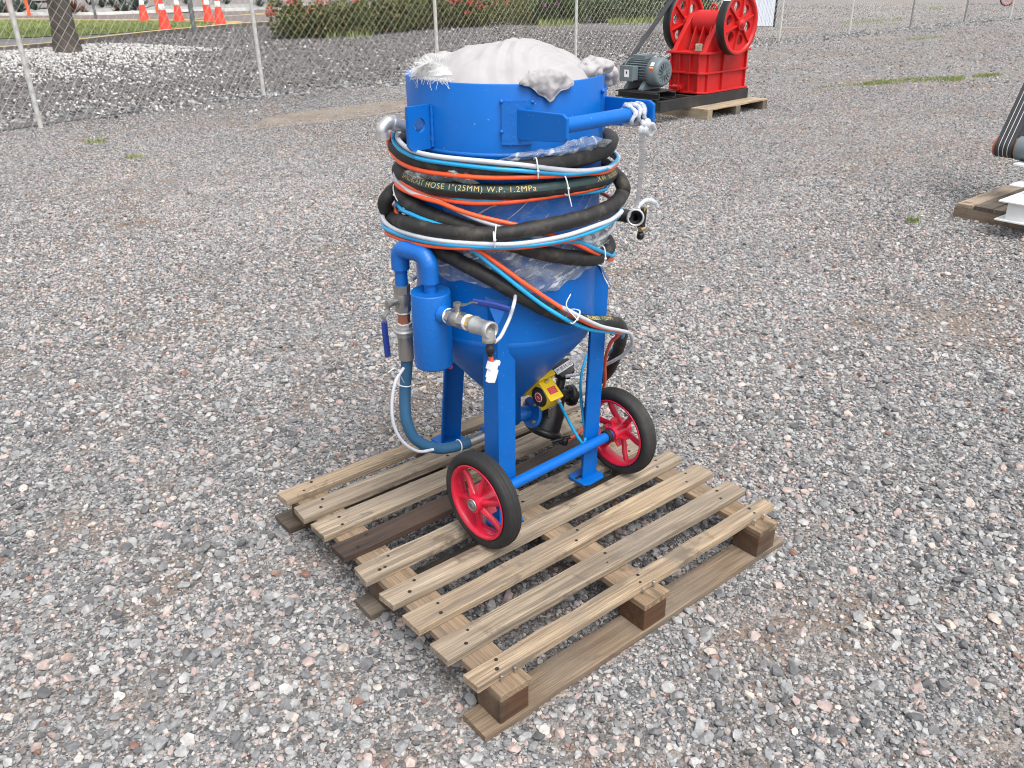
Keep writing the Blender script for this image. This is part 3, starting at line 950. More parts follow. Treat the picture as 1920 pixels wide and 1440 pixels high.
for u in (0.070, 0.117, 0.578, 0.622, 1.082, 1.128):
    if SM is None:
        mb = MB(); mb.cyl((0, 0, -0.003), (0, 0, 0.020), 0.0024, n=8); mb.cyl((0, 0, 0.020), (0, 0, 0.023), 0.0052, 0.004, n=8); SM = mb.mesh('screw')
    o = link('screw', SM, M['screw'], pal)
    o.location = (u, -0.3415, 0.117)
    o.rotation_euler = (random.uniform(-0.15, 0.15), random.uniform(-0.15, 0.15), 0)

# ------------------------------------------------------------------ the blasting machine
mach = thing('blasting_machine', 'blue two-wheeled sandblasting pot with red spoked wheels standing on the slatted pallet', 'sandblaster', mw=MM)
def part(name, mb, mat, parent=mach, **k): return build(name, mb, mat, parent, **k)
AX = Vector((0, TY, 0))
mb = MB()
mb.lathe(AX, (0, 0, 1), [(0.262, 0.98), (0.264, 1.149), (0.2665, 1.1518), (0.2695, 1.1515), (TR, 1.149), (TR, 0.90), (TR, 0.70), (TR, 0.452)], 96)
mb.lathe(AX, (0, 0, 1), [(0.262, 0.98), (0.18, 0.94), (0.05, 0.90), (0.001, 0.90)], 48)
part('tank_shell', mb, M['blue'])
mb = MB()
mb.lathe(AX, (0, 0, 1), [(TR, 0.973), (TR + 0.0022, 0.976), (TR + 0.0022, 0.982), (TR, 0.985)], 96)
part('weld_bead', mb, M['blue_rough'])
mb = MB()
mb.lathe(AX, (0, 0, 1), [(TR, 0.446), (TR + 0.0008, 0.450), (TR + 0.0008, 0.457), (TR, 0.460)], 96)
part('weld_bead', mb, M['blue_rough'])
mb = MB()
mb.lathe(AX, (0, 0, 1), [(0.2705, 0.452), (0.268, 0.43), (0.255, 0.402), (0.225, 0.362), (0.06, 0.17), (0.045, 0.155), (0.045, 0.06), (0.001, 0.06)], 96)
part('cone_bottom', mb, M['blue'])
mb = MB()           # outlet pipe from the cone towards the valve, its cross arm and the bolted flange
mb.cyl(L(0.0, -0.2265, 0.072), L(0.085, -0.205, 0.072), 0.026, n=20)
mb.cyl(L(0.0, -0.2265, 0.072), L(-0.10, -0.2265, 0.050), 0.024, n=20)
part('outlet_pipe', mb, M['blue_rough'])
fl = MB()
fa = L(0.95, 0.20, -0.25).normalized()
fc = onb(997, 773, -0.19)
fl.lathe(fc, fa, [(0.001, -0.006), (0.052, -0.006), (0.053, 0.0), (0.052, 0.006), (0.001, 0.006)], 32, False)
fo = part('flange', fl, M['blue_rough'])
fx, fy, fd = fl.frame(fa)
for k in range(4):
    t = 0.5 + k * math.pi / 2
    p = fc + (fx * math.cos(t) + fy * math.sin(t)) * 0.039
    mb = MB()
    mb.cyl(p - fd * 0.014, p + fd * 0.012, 0.0065, n=6, smooth=False)
    part('bolt', mb, M['steel'], fo)

# handle: two plates on pads and a bar between them
for s in (-1, 1):
    mb = MB()
    A = 0.158 * s
    tb = -TY + math.sqrt(TR ** 2 - A ** 2)
    poly = [L(A, tb - 0.004, 1.094), L(A, 0.155, 1.100), L(A, 0.170, 1.092), L(A, 0.171, 1.045), L(A, 0.160, 1.036), L(A, tb + 0.02, 1.020), L(A, tb - 0.004, 1.026)]
    mb.prism(poly, (0.009 * s, 0, 0))
    part('handle_bracket', mb, M['blue'], bevel=0.002)
    mb = MB()
    ths = [math.atan2(-tb - TY, A) + q for q in np.linspace(-0.14, 0.14, 7)]
    for i in range(6):
        c = [AX + Vector((math.cos(t) * R, math.sin(t) * R, z)) for z in (1.008, 1.114) for t, R in ((ths[i], TR - 0.002), (ths[i], TR + 0.007), (ths[i + 1], TR + 0.007), (ths[i + 1], TR - 0.002))]
        mb.hexa(c)
    for t, z in ((ths[0], 1.112), (ths[-1], 1.110), (ths[0], 1.04)):
        mb.ball(AX + Vector((math.cos(t) * (TR + 0.005), math.sin(t) * (TR + 0.005), z)), 0.0055, 5)
    part('bracket_pad', mb, M['blue_rough'])
mb = MB()
mb.cyl(L(-0.156, 0.135, 1.068), L(0.156, 0.135, 1.068), 0.0185, n=28)
part('handle_bar', mb, M['blue'])
# lifting lug on the left with a round hole
mb = MB()
lug = [onb(756, 190, -0.262), onb(800, 184, -0.262), onb(806, 272, -0.262), onb(765, 268, -0.262), onb(759, 240, -0.262)]
t0 = math.radians(183)
la = Vector((math.cos(t0), math.sin(t0), 0))                 # outwards
w0, w1 = TR - 0.004, TR + 0.078
z0, z1 = 0.985, 1.095
cc = Vector((TR + 0.040, 1.047))
def lp(r, z, off): return AX + la * r + Vector((-la.y, la.x, 0)) * off + Vector((0, 0, z))
K = 24
outer, inner = [], []
for k in range(K):
    t = 2 * math.pi * (k + 0.5) / K
    dx, dz = math.cos(t), math.sin(t)
    sc = min(((w1 if dx > 0 else w0) - cc.x) / dx if abs(dx) > 1e-6 else 9, ((z1 if dz > 0 else z0) - cc.y) / dz if abs(dz) > 1e-6 else 9)
    outer.append((cc.x + dx * sc, cc.y + dz * sc))
    inner.append((cc.x + dx * 0.0180, cc.y + dz * 0.0180))
vs = [lp(r, z, o) for o in (-0.005, 0.005) for ringp in (outer, inner) for r, z in ringp]
fs = []
for k in range(K):
    j = (k + 1) % K
    fs += [(k, j, K + j, K + k), (2 * K + j, 2 * K + k, 3 * K + k, 3 * K + j), (j, k, 2 * K + k, 2 * K + j), (K + k, K + j, 3 * K + j, 3 * K + k)]
mb.add(vs, fs, False)
mb.sweep([lp(TR + 0.003, z, 0.008) for z in np.linspace(0.99, 1.092, 12)], 0.005, 6, rf=lambda s, k: 1 + 0.25 * math.sin(s * 400))
part('lifting_lug', mb, M['blue'])
# galvanised elbow
mb = MB()
e0, e1, e2 = onb(757, 238, -0.30), onb(738, 231, -0.30), onb(716.5, 246, -0.30)
ex = (e1 - e0).normalized()
mb.cyl(e0 - ex * 0.03, e1, 0.0140, n=20)
mb.cyl(e1 - ex * 0.006, e1 + ex * 0.006, 0.0195, n=20)
mb.sweep(spline([e1, e1 + ex * 0.010, e1 + ex * 0.020 - Vector((0, 0, 0.004)), e2 + Vector((0, 0, 0.006)), e2 - Vector((0, 0, 0.010))], 0.003), 0.0160, 16)
mb.cyl(e2 - Vector((0, 0, 0.004)), e2 - Vector((0, 0, 0.020)), 0.0180, n=8, smooth=False)
part('galvanised_elbow', mb, M['galv'])

# legs of angle iron
def leg_front(s):
    mb = MB()
    a0, a1, b0, b1, th = 0.220 * s, 0.153 * s, -0.022, -0.088, 0.006
    zt, zi, zb = 0.527, 0.622, -0.150
    def P(a, b, c): return L(a + 0.004 + (0.013 * (c + 0.15) / 0.63 if s > 0 else 0), b, c)
    def plate(pts, ext):
        if s < 0: pts = pts[::-1]
        mb.prism(pts, ext)
    plate([P(a0, b0 - th / 2, zb), P(a1, b0 - th / 2, zb), P(a1, b0 - th / 2, zi), P(a0, b0 - th / 2, zt)], (0, th, 0))
    plate([P(a0 - s * th / 2, b0 - th, zb), P(a0 - s * th / 2, b1, zb), P(a0 - s * th / 2, b1, zi), P(a0 - s * th / 2, b0 - th, zt)], (th * s, 0, 0))
    # sloping cap
    c0, c1, c2 = P(a0 + s * 0.004, b0 + 0.004, zt + 0.001), P(a1, b0 + 0.004, zi + 0.004), P(a0 + s * 0.004, b1, zi + 0.004)
    q = [c0, c1, c2]
    mb.add(q + [v - Vector((0, 0, 0.004)) for v in q], [(0, 1, 2) if s > 0 else (2, 1, 0), (5, 4, 3) if s > 0 else (3, 4, 5), (0, 3, 4, 1), (1, 4, 5, 2), (2, 5, 3, 0)], False)
    return mb
for s in (-1, 1):
    lo = part('leg', leg_front(s), M['blue'], bevel=0.0012)
    mb = MB()
    x0, x1, y0, y1 = 0.136, 0.236, 0.012, -0.076
    mb.prism([L(s * x0, y0 - 0.012, -0.147), L(s * (x0 + 0.02), y0, -0.147), L(s * (x1 - 0.012), y0, -0.147), L(s * x1, y0 - 0.012, -0.147), L(s * x1, y1 + 0.012, -0.147), L(s * (x1 - 0.012), y1, -0.147), L(s * (x0 + 0.012), y1, -0.147), L(s * x0, y1 + 0.012, -0.147)][::s], (0, 0, 0.009))
    part('foot_plate', mb, M['blue'], lo, bevel=0.002)
    mb = MB()
    mb.prism([L(s * (x0 + 0.012 + 0.008 * math.cos(t) + (0.014 if math.cos(t) > 0 else 0)), -0.040 + 0.006 * math.sin(t), -0.1418) for t in np.linspace(0, 6.0, 14)], (0, 0, 0.0006))
    part('slot', mb, M['hole_shade'], lo)  # dark patch painted on the plate as the shade in its slot
mb = MB()
f0, f1 = L(0.0, -0.572, -0.158), L(-0.006, -0.500, 0.38)
e = 0.044
for sx in (-1, 1):
    q0, q1 = f0 + Vector((sx * e, -0.035, 0)), f1 + Vector((sx * e, -0.035, 0))
    ap = Vector((0, 0.012, 0))
    mb.hexa([f0, q0, q0 + Vector((0, 0.007, 0)), f0 + Vector((0, 0.008, 0)), f1, q1, q1 + Vector((0, 0.007, 0)), f1 + Vector((0, 0.008, 0))] if sx > 0 else
            [q0, f0, f0 + Vector((0, 0.008, 0)), q0 + Vector((0, 0.007, 0)), q1, f1, f1 + Vector((0, 0.008, 0)), q1 + Vector((0, 0.007, 0))])
lo = part('leg', mb, M['blue'])
mb = MB()
mb.box(f0 + Vector((0, -0.02, 0.0035)), (0.10, 0.09, 0.008))
part('foot_plate', mb, M['blue'], lo, bevel=0.002)

# axle and wheels
mb = MB()
mb.cyl(L(-0.275, 0, 0), L(0.275, 0, 0), 0.0170, n=24)
part('axle', mb, M['blue'])
mb = MB()
mb.cyl(L(0.236, 0, 0), L(0.252, 0, 0), 0.022, n=24)
part('axle_collar', mb, M['black_iron'])
mb = MB()
mb.cyl(L(-0.236, 0, 0), L(-0.252, 0, 0), 0.022, n=24)
part('axle_collar', mb, M['black_iron'])
def wheel(s):
    c = L(0.3005 * s, 0, 0)
    ax = Vector((s, 0, 0))
    w = MB()
    hw = 0.0262
    prof = [(0.1175, -hw * 0.86), (0.130, -hw), (0.141, -hw * 0.98), (0.1475, -hw * 0.80), (0.1512, -hw * 0.52), (0.1500, -hw * 0.47), (0.1516, -hw * 0.42), (0.1528, -hw * 0.14), (0.1512, -hw * 0.10),
            (0.1512, hw * 0.10), (0.1528, hw * 0.14), (0.1516, hw * 0.42), (0.1500, hw * 0.47), (0.1512, hw * 0.52), (0.1475, hw * 0.80), (0.141, hw * 0.98), (0.130, hw), (0.1175, hw * 0.86)]
    w.lathe(c, ax, prof, 96, closed=True)
    wo_ = part('wheel', w, M['rubber'])
    r = MB()
    rp = [(0.1168, -0.0235), (0.1195, -0.0255), (0.1165, -0.0275), (0.110, -0.0235), (0.1065, -0.016), (0.1035, 0.0), (0.1065, 0.016), (0.110, 0.0235), (0.1165, 0.0275), (0.1195, 0.0255), (0.1168, 0.0235)]
    r.lathe(c, ax, rp, 72, closed=True)
    rim = part('rim', r, M['red'], wo_)
    h = MB()
    h.cyl(c - ax * 0.040, c + ax * 0.040, 0.0265, n=28)
    x, y, d = h.frame(ax)
    part('hub', h, M['red'], wo_)
    for k in range(6):
        t = k * math.pi / 3 + (0.35 if s < 0 else 0.1)
        u = x * math.cos(t) + y * math.sin(t)
        sp = MB()
        sp.sweep([c + u * 0.022 + ax * 0.016, c + u * 0.045 + ax * 0.012, c + u * 0.08 + ax * 0.002, c + u * 0.108], 0.0098, 10, rf=lambda q, kk: 1.0 + 0.12 * math.cos(2 * kk * 6.283))
        sp.hexa([c + u * 0.02 + y * 0 + ax * 0.002 - x.cross(u) * 0 + q for q in (u * 0 - ax * 0.03, u * 0.03 - ax * 0.022, u * 0.03 + ax * 0.02, u * 0 + ax * 0.03)] +
                [c + u * 0.02 + ax * 0.002 + d.cross(u) * 0.004 + q for q in (u * 0 - ax * 0.03, u * 0.03 - ax * 0.022, u * 0.03 + ax * 0.02, u * 0 + ax * 0.03)])
        part('spoke', sp, M['red'], wo_)
    b = MB()
    b.lathe(c + ax * 0.040, ax, [(0.0195, -0.001), (0.0195, 0.003), (0.0165, 0.004), (0.0155, 0.002), (0.0120, 0.002), (0.0115, 0.0035), (0.001, 0.0035)], 24)
    part('bearing', b, M['steel'], wo_)
for s in (-1, 1): wheel(s)

# moisture separator on the left with its pipes and ball valves
SC0, SC1 = onb(809, 541, -0.155), onb(811, 674, -0.155)
SEP = L(-0.340, -0.155, 0)
zt, zb = 0.622, 0.402
mb = MB()
mb.lathe(SEP, (0, 0, 1), [(0.001, zb - 0.004), (0.045, zb - 0.003), (0.052, zb), (0.054, zb + 0.006), (0.054, zt - 0.004), (0.0525, zt), (0.050, zt - 0.002), (0.047, zt - 0.004), (0.001, zt - 0.004)], 48)
part('moisture_separator', mb, M['blue_rough'])
mb = MB()
mb.cyl(SEP + Vector((0.028, -0.010, zb - 0.012)), SEP + Vector((0.040, -0.030, zb - 0.012)), 0.006, n=10)
part('drain_valve', mb, M['label_red'])
RX = L(-0.347, -0.28, 0)
p_r = SEP + Vector((0, 0, 0.700)); p_l = RX + Vector((0, 0, 0.722))
mb = MB()
mb.cyl(SEP + Vector((0, 0, zt - 0.006)), SEP + Vector((0, 0, 0.66)), 0.0170, n=24)
part('riser_pipe', mb, M['blue_rough'])
mb = MB()
mb.cyl(RX + Vector((0, 0, 0.605)), RX + Vector((0, 0, 0.66)), 0.0180, n=24)
part('riser_pipe', mb, M['blue_rough'])
mb = MB()
hd = (p_l - p_r).normalized()
mb.cyl(SEP + Vector((0, 0, 0.646)), SEP + Vector((0, 0, 0.685)), 0.0250, n=28)
mb.cyl(RX + Vector((0, 0, 0.655)), RX + Vector((0, 0, 0.700)), 0.0255, n=28)
mb.sweep(spline([SEP + Vector((0, 0, 0.675)), SEP + Vector((0, 0, 0.694)), SEP + Vector((0, 0, 0.706)) + hd * 0.008, SEP + Vector((0, 0, 0.714)) + hd * 0.026, p_l - hd * 0.026 - Vector((0, 0, 0.002)), RX + Vector((0, 0, 0.708)) - hd * 0.008, RX + Vector((0, 0, 0.695)), RX + Vector((0, 0, 0.680))], 0.004), 0.0245, 24)
part('pipe_elbow', mb, M['blue_rough'])
# lower line: ball valve, nipple, coupling, blue hose
def hexnut(mb, p0, p1, r): mb.cyl(p0, p1, r, n=6, smooth=False)
def Z(c): return RX + Vector((0, 0, c))
mb = MB()
hexnut(mb, Z(0.608), Z(0.584), 0.0235); mb.cyl(Z(0.586), Z(0.545), 0.0215, n=20); mb.lathe(Z(0.566), (0, 0, 1), [(0.0215, -0.016), (0.0235, -0.006), (0.0235, 0.006), (0.0215, 0.016)], 20)
hexnut(mb, Z(0.548), Z(0.528), 0.0225)
vo = part('ball_valve', mb, M['steel'], label='ball valve on the pipe beside the separator')
mb = MB()
vx = (onb(730, 572, -0.28) - Z(0.566)); vx.z = 0; vx.normalize()
mb.cyl(Z(0.562), Z(0.562) + vx * 0.048, 0.0095, n=14)
mb.cyl(Z(0.562) + vx * 0.044, Z(0.562) + vx * 0.054, 0.012, n=6, smooth=False)
part('stem', mb, M['steel'], vo)
mb = MB()
hp = [Z(0.562) + vx * 0.048 + Vector((0, 0, 0.0)), Z(0.545) + vx * 0.052, Z(0.528) + vx * 0.066, Z(0.510) + vx * 0.067]
for i in range(3):
    d_ = (hp[i + 1] - hp[i]).normalized(); sd_ = d_.cross(vx).normalized() * 0.008; nn = sd_.cross(d_).normalized() * 0.0013
    mb.hexa([hp[i] - sd_ - nn, hp[i] + sd_ - nn, hp[i] + sd_ + nn, hp[i] - sd_ + nn, hp[i + 1] - sd_ - nn, hp[i + 1] + sd_ - nn, hp[i + 1] + sd_ + nn, hp[i + 1] - sd_ + nn])
part('lever', mb, M['steel'], vo)
mb = MB()
mb.sweep(spline([Z(0.514) + vx * 0.067, Z(0.46) + vx * 0.066, Z(0.405) + vx * 0.063], 0.01), 0.0078, 10, rf=lambda s, k: 1.0 + 0.35 * math.cos(2 * (k + 0.03) * 6.283))
part('lever_sleeve', mb, M['handle_blue'], vo)
mb = MB(); mb.cyl(Z(0.529), Z(0.523), 0.0195, n=20)
part('sealing_tape', mb, M['ptfe'])
mb = MB(); mb.cyl(Z(0.492), Z(0.489), 0.019, n=20)
part('sealing_tape', mb, M['ptfe'])
mb = MB(); hexnut(mb, Z(0.524), Z(0.490), 0.0180)
part('nipple', mb, M['copper'])
mb = MB()
hexnut(mb, Z(0.490), Z(0.478), 0.0225); mb.cyl(Z(0.480), Z(0.462), 0.027, n=24); mb.lathe(Z(0.470), (0, 0, 1), [(0.027, -0.004), (0.034, -0.003), (0.034, 0.003), (0.027, 0.004)], 24)
mb.cyl(Z(0.466), Z(0.452), 0.023, n=20)
part('hose_clamp_ring', mb, M['galv'])
mb = MB(); mb.cyl(Z(0.455), Z(0.378), 0.0225, n=24)
part('hose_ferrule', mb, M['steel'])
bh = [Z(0.40), Z(0.36), onb(759.6, 730, -0.28), onb(759.6, 766, -0.27), onb(764, 795, -0.26), onb(781, 825, -0.25), onb(822, 841, -0.24), onb(862, 835, -0.23), onb(885, 826, -0.225), onb(925, 808, -0.22)]
bhp = spline(bh, 0.008)
mb = MB(); mb.sweep(bhp, 0.0172, 20)
part('air_hose', mb, M['airhose'])
mb = MB(); mb.cyl(onb(878, 828.5, -0.2255), onb(930, 806, -0.22), 0.0180, n=20)
part('hose_ferrule', mb, M['steel'])
# side valve: axis along b
def B(t, dz=0): return L(-0.340, t + 0.011 + (0.3 * t if t > 0 else 0), 0.574 + dz + 0.08 * (t + 0.06))
mb = MB(); mb.cyl(B(-0.112), B(-0.094), 0.026, 0.020, n=20); mb.cyl(B(-0.10), B(-0.08), 0.017, n=16)
part('weld_boss', mb, M['blue_rough'])
mb = MB(); mb.cyl(B(-0.090), B(-0.083), 0.0215, n=20)
part('sealing_tape', mb, M['ptfe'])
mb = MB(); mb.cyl(B(-0.010), B(-0.002), 0.0215, n=20)
part('sealing_tape', mb, M['ptfe'])
mb = MB()
hexnut(mb, B(-0.084), B(-0.068), 0.0235); mb.lathe(B(-0.05), B(0.1) - B(0), [(0.018, -0.022), (0.0225, -0.014), (0.0235, 0.0), (0.0225, 0.012), (0.019, 0.016)], 24); hexnut(mb, B(-0.034), B(-0.008), 0.0225)
vo = part('ball_valve', mb, M['steel'], label='ball valve pointing at the camera from the separator')
mb = MB(); mb.cyl(B(-0.05), B(-0.05, 0.042), 0.008, n=12); hexnut(mb, B(-0.05, 0.036), B(-0.05, 0.046), 0.011)
part('stem', mb, M['steel'], vo)
mb = MB()
hv = (ona(955, 585, -0.27) - B(-0.05, 0.04)); hv.z = 0; hv.normalize()
hp = [B(-0.05, 0.040), B(-0.05, 0.043) + hv * 0.022, B(-0.05, 0.055) + hv * 0.045, B(-0.05, 0.055) + hv * 0.06]
for i in range(3):
    d_ = (hp[i + 1] - hp[i]).normalized(); sd_ = d_.cross(Vector((0, 0, 1))).normalized() * 0.008; nn = sd_.cross(d_).normalized() * 0.0013
    mb.hexa([hp[i] - sd_ - nn, hp[i] + sd_ - nn, hp[i] + sd_ + nn, hp[i] - sd_ + nn, hp[i + 1] - sd_ - nn, hp[i + 1] + sd_ - nn, hp[i + 1] + sd_ + nn, hp[i + 1] - sd_ + nn])
part('lever', mb, M['steel'], vo)
mb = MB()
mb.sweep(spline([B(-0.05, 0.055) + hv * 0.045, B(-0.05, 0.052) + hv * 0.10, B(-0.05, 0.045) + hv * 0.145], 0.01), 0.0065, 10, rf=lambda s, k: 1.0 + 0.4 * math.cos(2 * k * 6.283))
part('lever_sleeve', mb, M['handle_blue'], vo)
mb = MB(); hexnut(mb, B(-0.004), B(0.014), 0.0205)
part('brass_nut', mb, M['brass'])
mb = MB()
mb.lathe(B(0.0), B(0.1) - B(0), [(0.018, 0.012), (0.0235, 0.016), (0.0235, 0.025), (0.021, 0.029), (0.021, 0.070), (0.0235, 0.074), (0.0235, 0.086), (0.0215, 0.088), (0.0175, 0.088), (0.0165, 0.070), (0.001, 0.068)], 28)
mb.lathe(B(0.058), (0, 0, -1), [(0.016, 0.0), (0.018, 0.022), (0.018, 0.032), (0.012, 0.034), (0.001, 0.034)], 20)
part('galvanised_tee', mb, M['galv'])
tb0 = B(0.060, -0.032)
mb = MB(); mb.lathe(tb0, (0.05, 0, -1), [(0.008, 0), (0.0085, 0.012), (0.0115, 0.014), (0.0115, 0.030), (0.0085, 0.032), (0.0085, 0.040), (0.001, 0.040)], 14)
part('push_fitting', mb, M['black_iron'])
mb = MB(); mb.cyl(tb0 + Vector((0.002, 0, -0.036)), tb0 + Vector((0.006, 0, -0.062)), 0.0062, n=12)
part('tube_stub', mb, M['orange'])
mb = MB()
q0 = tb0 + Vector((0.006, -0.002, -0.070))
rt_ = Matrix.Rotation(0.35, 3, 'Y')
mb.box(q0, (0.024, 0.022, 0.022), rt_); mb.cyl(q0 + Vector((0.010, 0, 0.006)), q0 + Vector((0.020, -0.004, 0.002)), 0.008, n=10)
mb.box(q0 + Vector((-0.004, -0.003, -0.020)), (0.026, 0.018, 0.026), rt_); mb.box(q0 + Vector((-0.011, -0.006, -0.036)), (0.024, 0.014, 0.012), rt_)
part('sensor_plug', mb, M['plastic_white'], bevel=0.002)

# vibrator on its channel bracket below the cone
nrm, mup = L(0, 0.78, -0.62), L(0, 0.62, 0.78)
VS = 1.30
VC = ona(1005, 708, 0.030)                       # upper outer corner of the block on its left face
V3 = Matrix(((1, nrm.x, mup.x), (0, nrm.y, mup.y), (0, nrm.z, mup.z)))
def V(a, n, m): return VC + (Vector((a, 0, 0)) + nrm * n + mup * m) * VS
mb = MB()
for m0, m1, n0, n1 in ((-0.004, 0.002, -0.062, 0.0), (-0.062, -0.056, -0.062, 0.0)):
    mb.hexa([V(-0.085, n0, m0), V(0.05, n0, m0), V(0.05, n1, m0), V(-0.085, n1, m0), V(-0.085, n0, m1), V(0.05, n0, m1), V(0.05, n1, m1), V(-0.085, n1, m1)])
mb.hexa([V(-0.085, -0.006, -0.056), V(0.05, -0.006, -0.056), V(0.05, 0.0, -0.056), V(-0.085, 0.0, -0.056), V(-0.085, -0.006, -0.004), V(0.05, -0.006, -0.004), V(0.05, 0.0, -0.004), V(-0.085, 0.0, -0.004)])
part('channel_bracket', mb, M['blue'], bevel=0.0015)
mb = MB()
mb.hexa([V(-0.006, 0.0005, -0.066), V(0.050, 0.0005, -0.066), V(0.050, 0.014, -0.066), V(-0.006, 0.014, -0.066), V(-0.006, 0.0005, 0.012), V(0.050, 0.0005, 0.012), V(0.050, 0.014, 0.012), V(-0.006, 0.014, 0.012)])
mb.hexa([V(0, 0.014, -0.060), V(0.044, 0.014, -0.060), V(0.044, 0.070, -0.052), V(0, 0.070, -0.052), V(0, 0.014, -0.002), V(0.044, 0.014, -0.002), V(0.044, 0.070, -0.002), V(0, 0.070, -0.002)])
vib = part('vibrator', mb, M['yellow'], bevel=0.002)
mb = MB()
dc = V(0, 0.040, -0.030)
mb.lathe(dc, (-1, 0, 0), [(0.001, 0.0035), (0.026, 0.0035), (0.032, 0.003), (0.0335, 0.0), (0.0335, -0.002)], 28)
for k in range(6):
    t = k * math.pi / 3
    mb.cyl(dc + Vector((-0.003, 0, 0)) + (nrm * math.cos(t) + mup * math.sin(t)) * 0.0255, dc + Vector((-0.005, 0, 0)) + (nrm * math.cos(t) + mup * math.sin(t)) * 0.0255, 0.004, n=8)
part('cover_disc', mb, M['black_iron'], vib)
mb = MB(); mb.cyl(dc + Vector((-0.0036, 0, 0)), dc + Vector((-0.0046, 0, 0)), 0.0160, n=24)
mb.mi = 1; mb.cyl(dc + Vector((-0.0044, 0, 0)), dc + Vector((-0.0052, 0, 0)), 0.0135, n=24)
mb.mi = 0
for q in (-0.0045, 0.0, 0.0045):
    mb.hexa([dc + Vector((-x, 0, 0)) + nrm * (q + n) + mup * m for x in (0.0051, 0.0056) for n, m in ((-0.0008, -0.003), (0.0008, -0.003), (0.0022, 0.003), (0.0006, 0.003))])
part('badge', mb, [M['label_white'], M['label_red']], vib)
mb = MB()
mb.hexa([V(a, n, m) for m in (-0.0022, -0.0014) for a, n in ((0.010, 0.036), (0.036, 0.036), (0.036, 0.054), (0.010, 0.054))])
mb.mi = 1
for n in (0.040, 0.045, 0.050):
    mb.hexa([V(a, n + q, m) for m in (-0.0015, -0.001) for a, q in ((0.013, -0.001), (0.033, -0.001), (0.033, 0.001), (0.013, 0.001))])
part('warning_label', mb, [M['label_red'], M['pink']], vib)
mb = MB()
p = V(0.020, 0.020, 0.0)
mb.lathe(p - mup * 0.002, mup, [(0.006, 0), (0.006, 0.010), (0.0035, 0.010), (0.0035, 0.016), (0.0001, 0.016)], 6, False)
part('bolt', mb, M['screw'], vib)
for n, m in ((0.007, -0.012), (0.007, -0.050)):
    mb = MB()
    mb.cyl(V(-0.0055, n, m), V(-0.009, n, m), 0.004, n=8)
    part('bolt', mb, M['screw'], vib)
mb = MB()
pf = V(0.026, 0.068, -0.008)
mb.cyl(pf, pf + nrm * 0.016, 0.0075, n=6, smooth=False)
part('air_fitting', mb, M['screw'], vib)
mb = MB()
mb.sweep(spline([pf + nrm * 0.010, onb(1065, 787, -0.06), onb(1085, 822, -0.035), onb(1095.5, 833, -0.022), onb(1096.5, 815, -0.03), onb(1093, 780, -0.06), onb(1089, 740, -0.10), onb(1090, 705, -0.13), onb(1096, 680, -0.16), onb(1108, 650, -0.20)], 0.008), 0.0052, 10)
part('air_tube', mb, M['sky_tube'])

# black metering valve with its knob, clamp ring and port
k0, k1 = onb(1056, 712, -0.205), onb(1019, 806, -0.205)
vd = (k1 - k0).normalized()
vl = (k1 - k0).length
mb = MB()
mb.lathe(k0, vd, [(0.001, 0.028), (0.022, 0.030), (0.030, 0.045), (0.034, 0.075), (0.040, 0.095), (0.050, 0.115), (0.055, vl - 0.012), (0.055, vl + 0.012), (0.045, vl + 0.018), (0.001, vl + 0.018)], 40)
val = part('metering_valve', mb, M['black_iron'])
mb = MB()
mb.lathe(k1, vd, [(0.055, -0.010), (0.064, -0.008), (0.068, 0.0), (0.064, 0.008), (0.055, 0.010)], 40)
cl = onb(1057, 827, -0.12)
for q in range(4):
    mb.ball(cl + Vector((random.uniform(-0.014, 0.014), random.uniform(-0.01, 0.01), random.uniform(-0.010, 0.010))), 0.0115, 6)
mb.cyl(cl + Vector((-0.03, 0.03, -0.004)), cl + Vector((0.022, -0.01, 0.012)), 0.007, n=8)
part('clamp_ring', mb, M['black_iron'], val)
mb = MB()
kp = []
for k in range(48):
    t = 2 * math.pi * k / 48
    kp.append(0.0370 + 0.0028 * math.cos(9 * t))
x_, y_, d_ = mb.frame(L(-0.36, 0.48, 0.80))
kc = onb(1056, 692, -0.215)
vs = []
for hh, sc in ((-0.012, 0.94), (-0.010, 1.0), (0.010, 1.0), (0.013, 0.93)):
    vs += [kc + d_ * hh + (x_ * math.cos(2 * math.pi * k / 48) + y_ * math.sin(2 * math.pi * k / 48)) * kp[k] * sc for k in range(48)]
fs = [(i * 48 + k, i * 48 + (k + 1) % 48, (i + 1) * 48 + (k + 1) % 48, (i + 1) * 48 + k) for i in range(3) for k in range(48)] + [tuple(range(47, -1, -1)), tuple(range(144, 192))]
mb.add(vs, fs, False)
mb.cyl(kc - d_ * 0.008, k0 + vd * 0.04, 0.016, n=16)
knob = part('knob', mb, M['black_iron'], val)
# writing helper: letters as flat mesh, laid out by a mapping (x, y) -> point
def letters(text, size, fn, spacing=1.0):
    cu = bpy.data.curves.new('letters', 'FONT')
    cu.body = text
    cu.size = size
    cu.space_character = spacing
    cu.resolution_u = 3
    o = bpy.data.objects.new('letters', cu)
    COL.objects.link(o)
    dg = bpy.context.evaluated_depsgraph_get()
    me = o.evaluated_get(dg).to_mesh()
    bm = bmesh.new(); bm.from_mesh(me)
    bmesh.ops.triangulate(bm, faces=bm.faces)
    bmesh.ops.subdivide_edges(bm, edges=bm.edges, cuts=3, use_grid_fill=True)
    bmesh.ops.triangulate(bm, faces=bm.faces)
    vs = [fn(v.co.x, v.co.y) for v in bm.verts]
    bm.verts.index_update()
    fs = [tuple(v.index for v in f.verts) for f in bm.faces]
    bm.free()
    bpy.data.objects.remove(o)
    bpy.data.curves.remove(cu)
    mb = MB(); mb.add(vs, fs, False)
    return mb
lx = L(1.0, 0.12, 0.25)
lx = (lx - d_ * lx.dot(d_)).normalized()
ld = d_.cross(lx).normalized()
lo_ = kc + d_ * 0.0136
mb = MB()
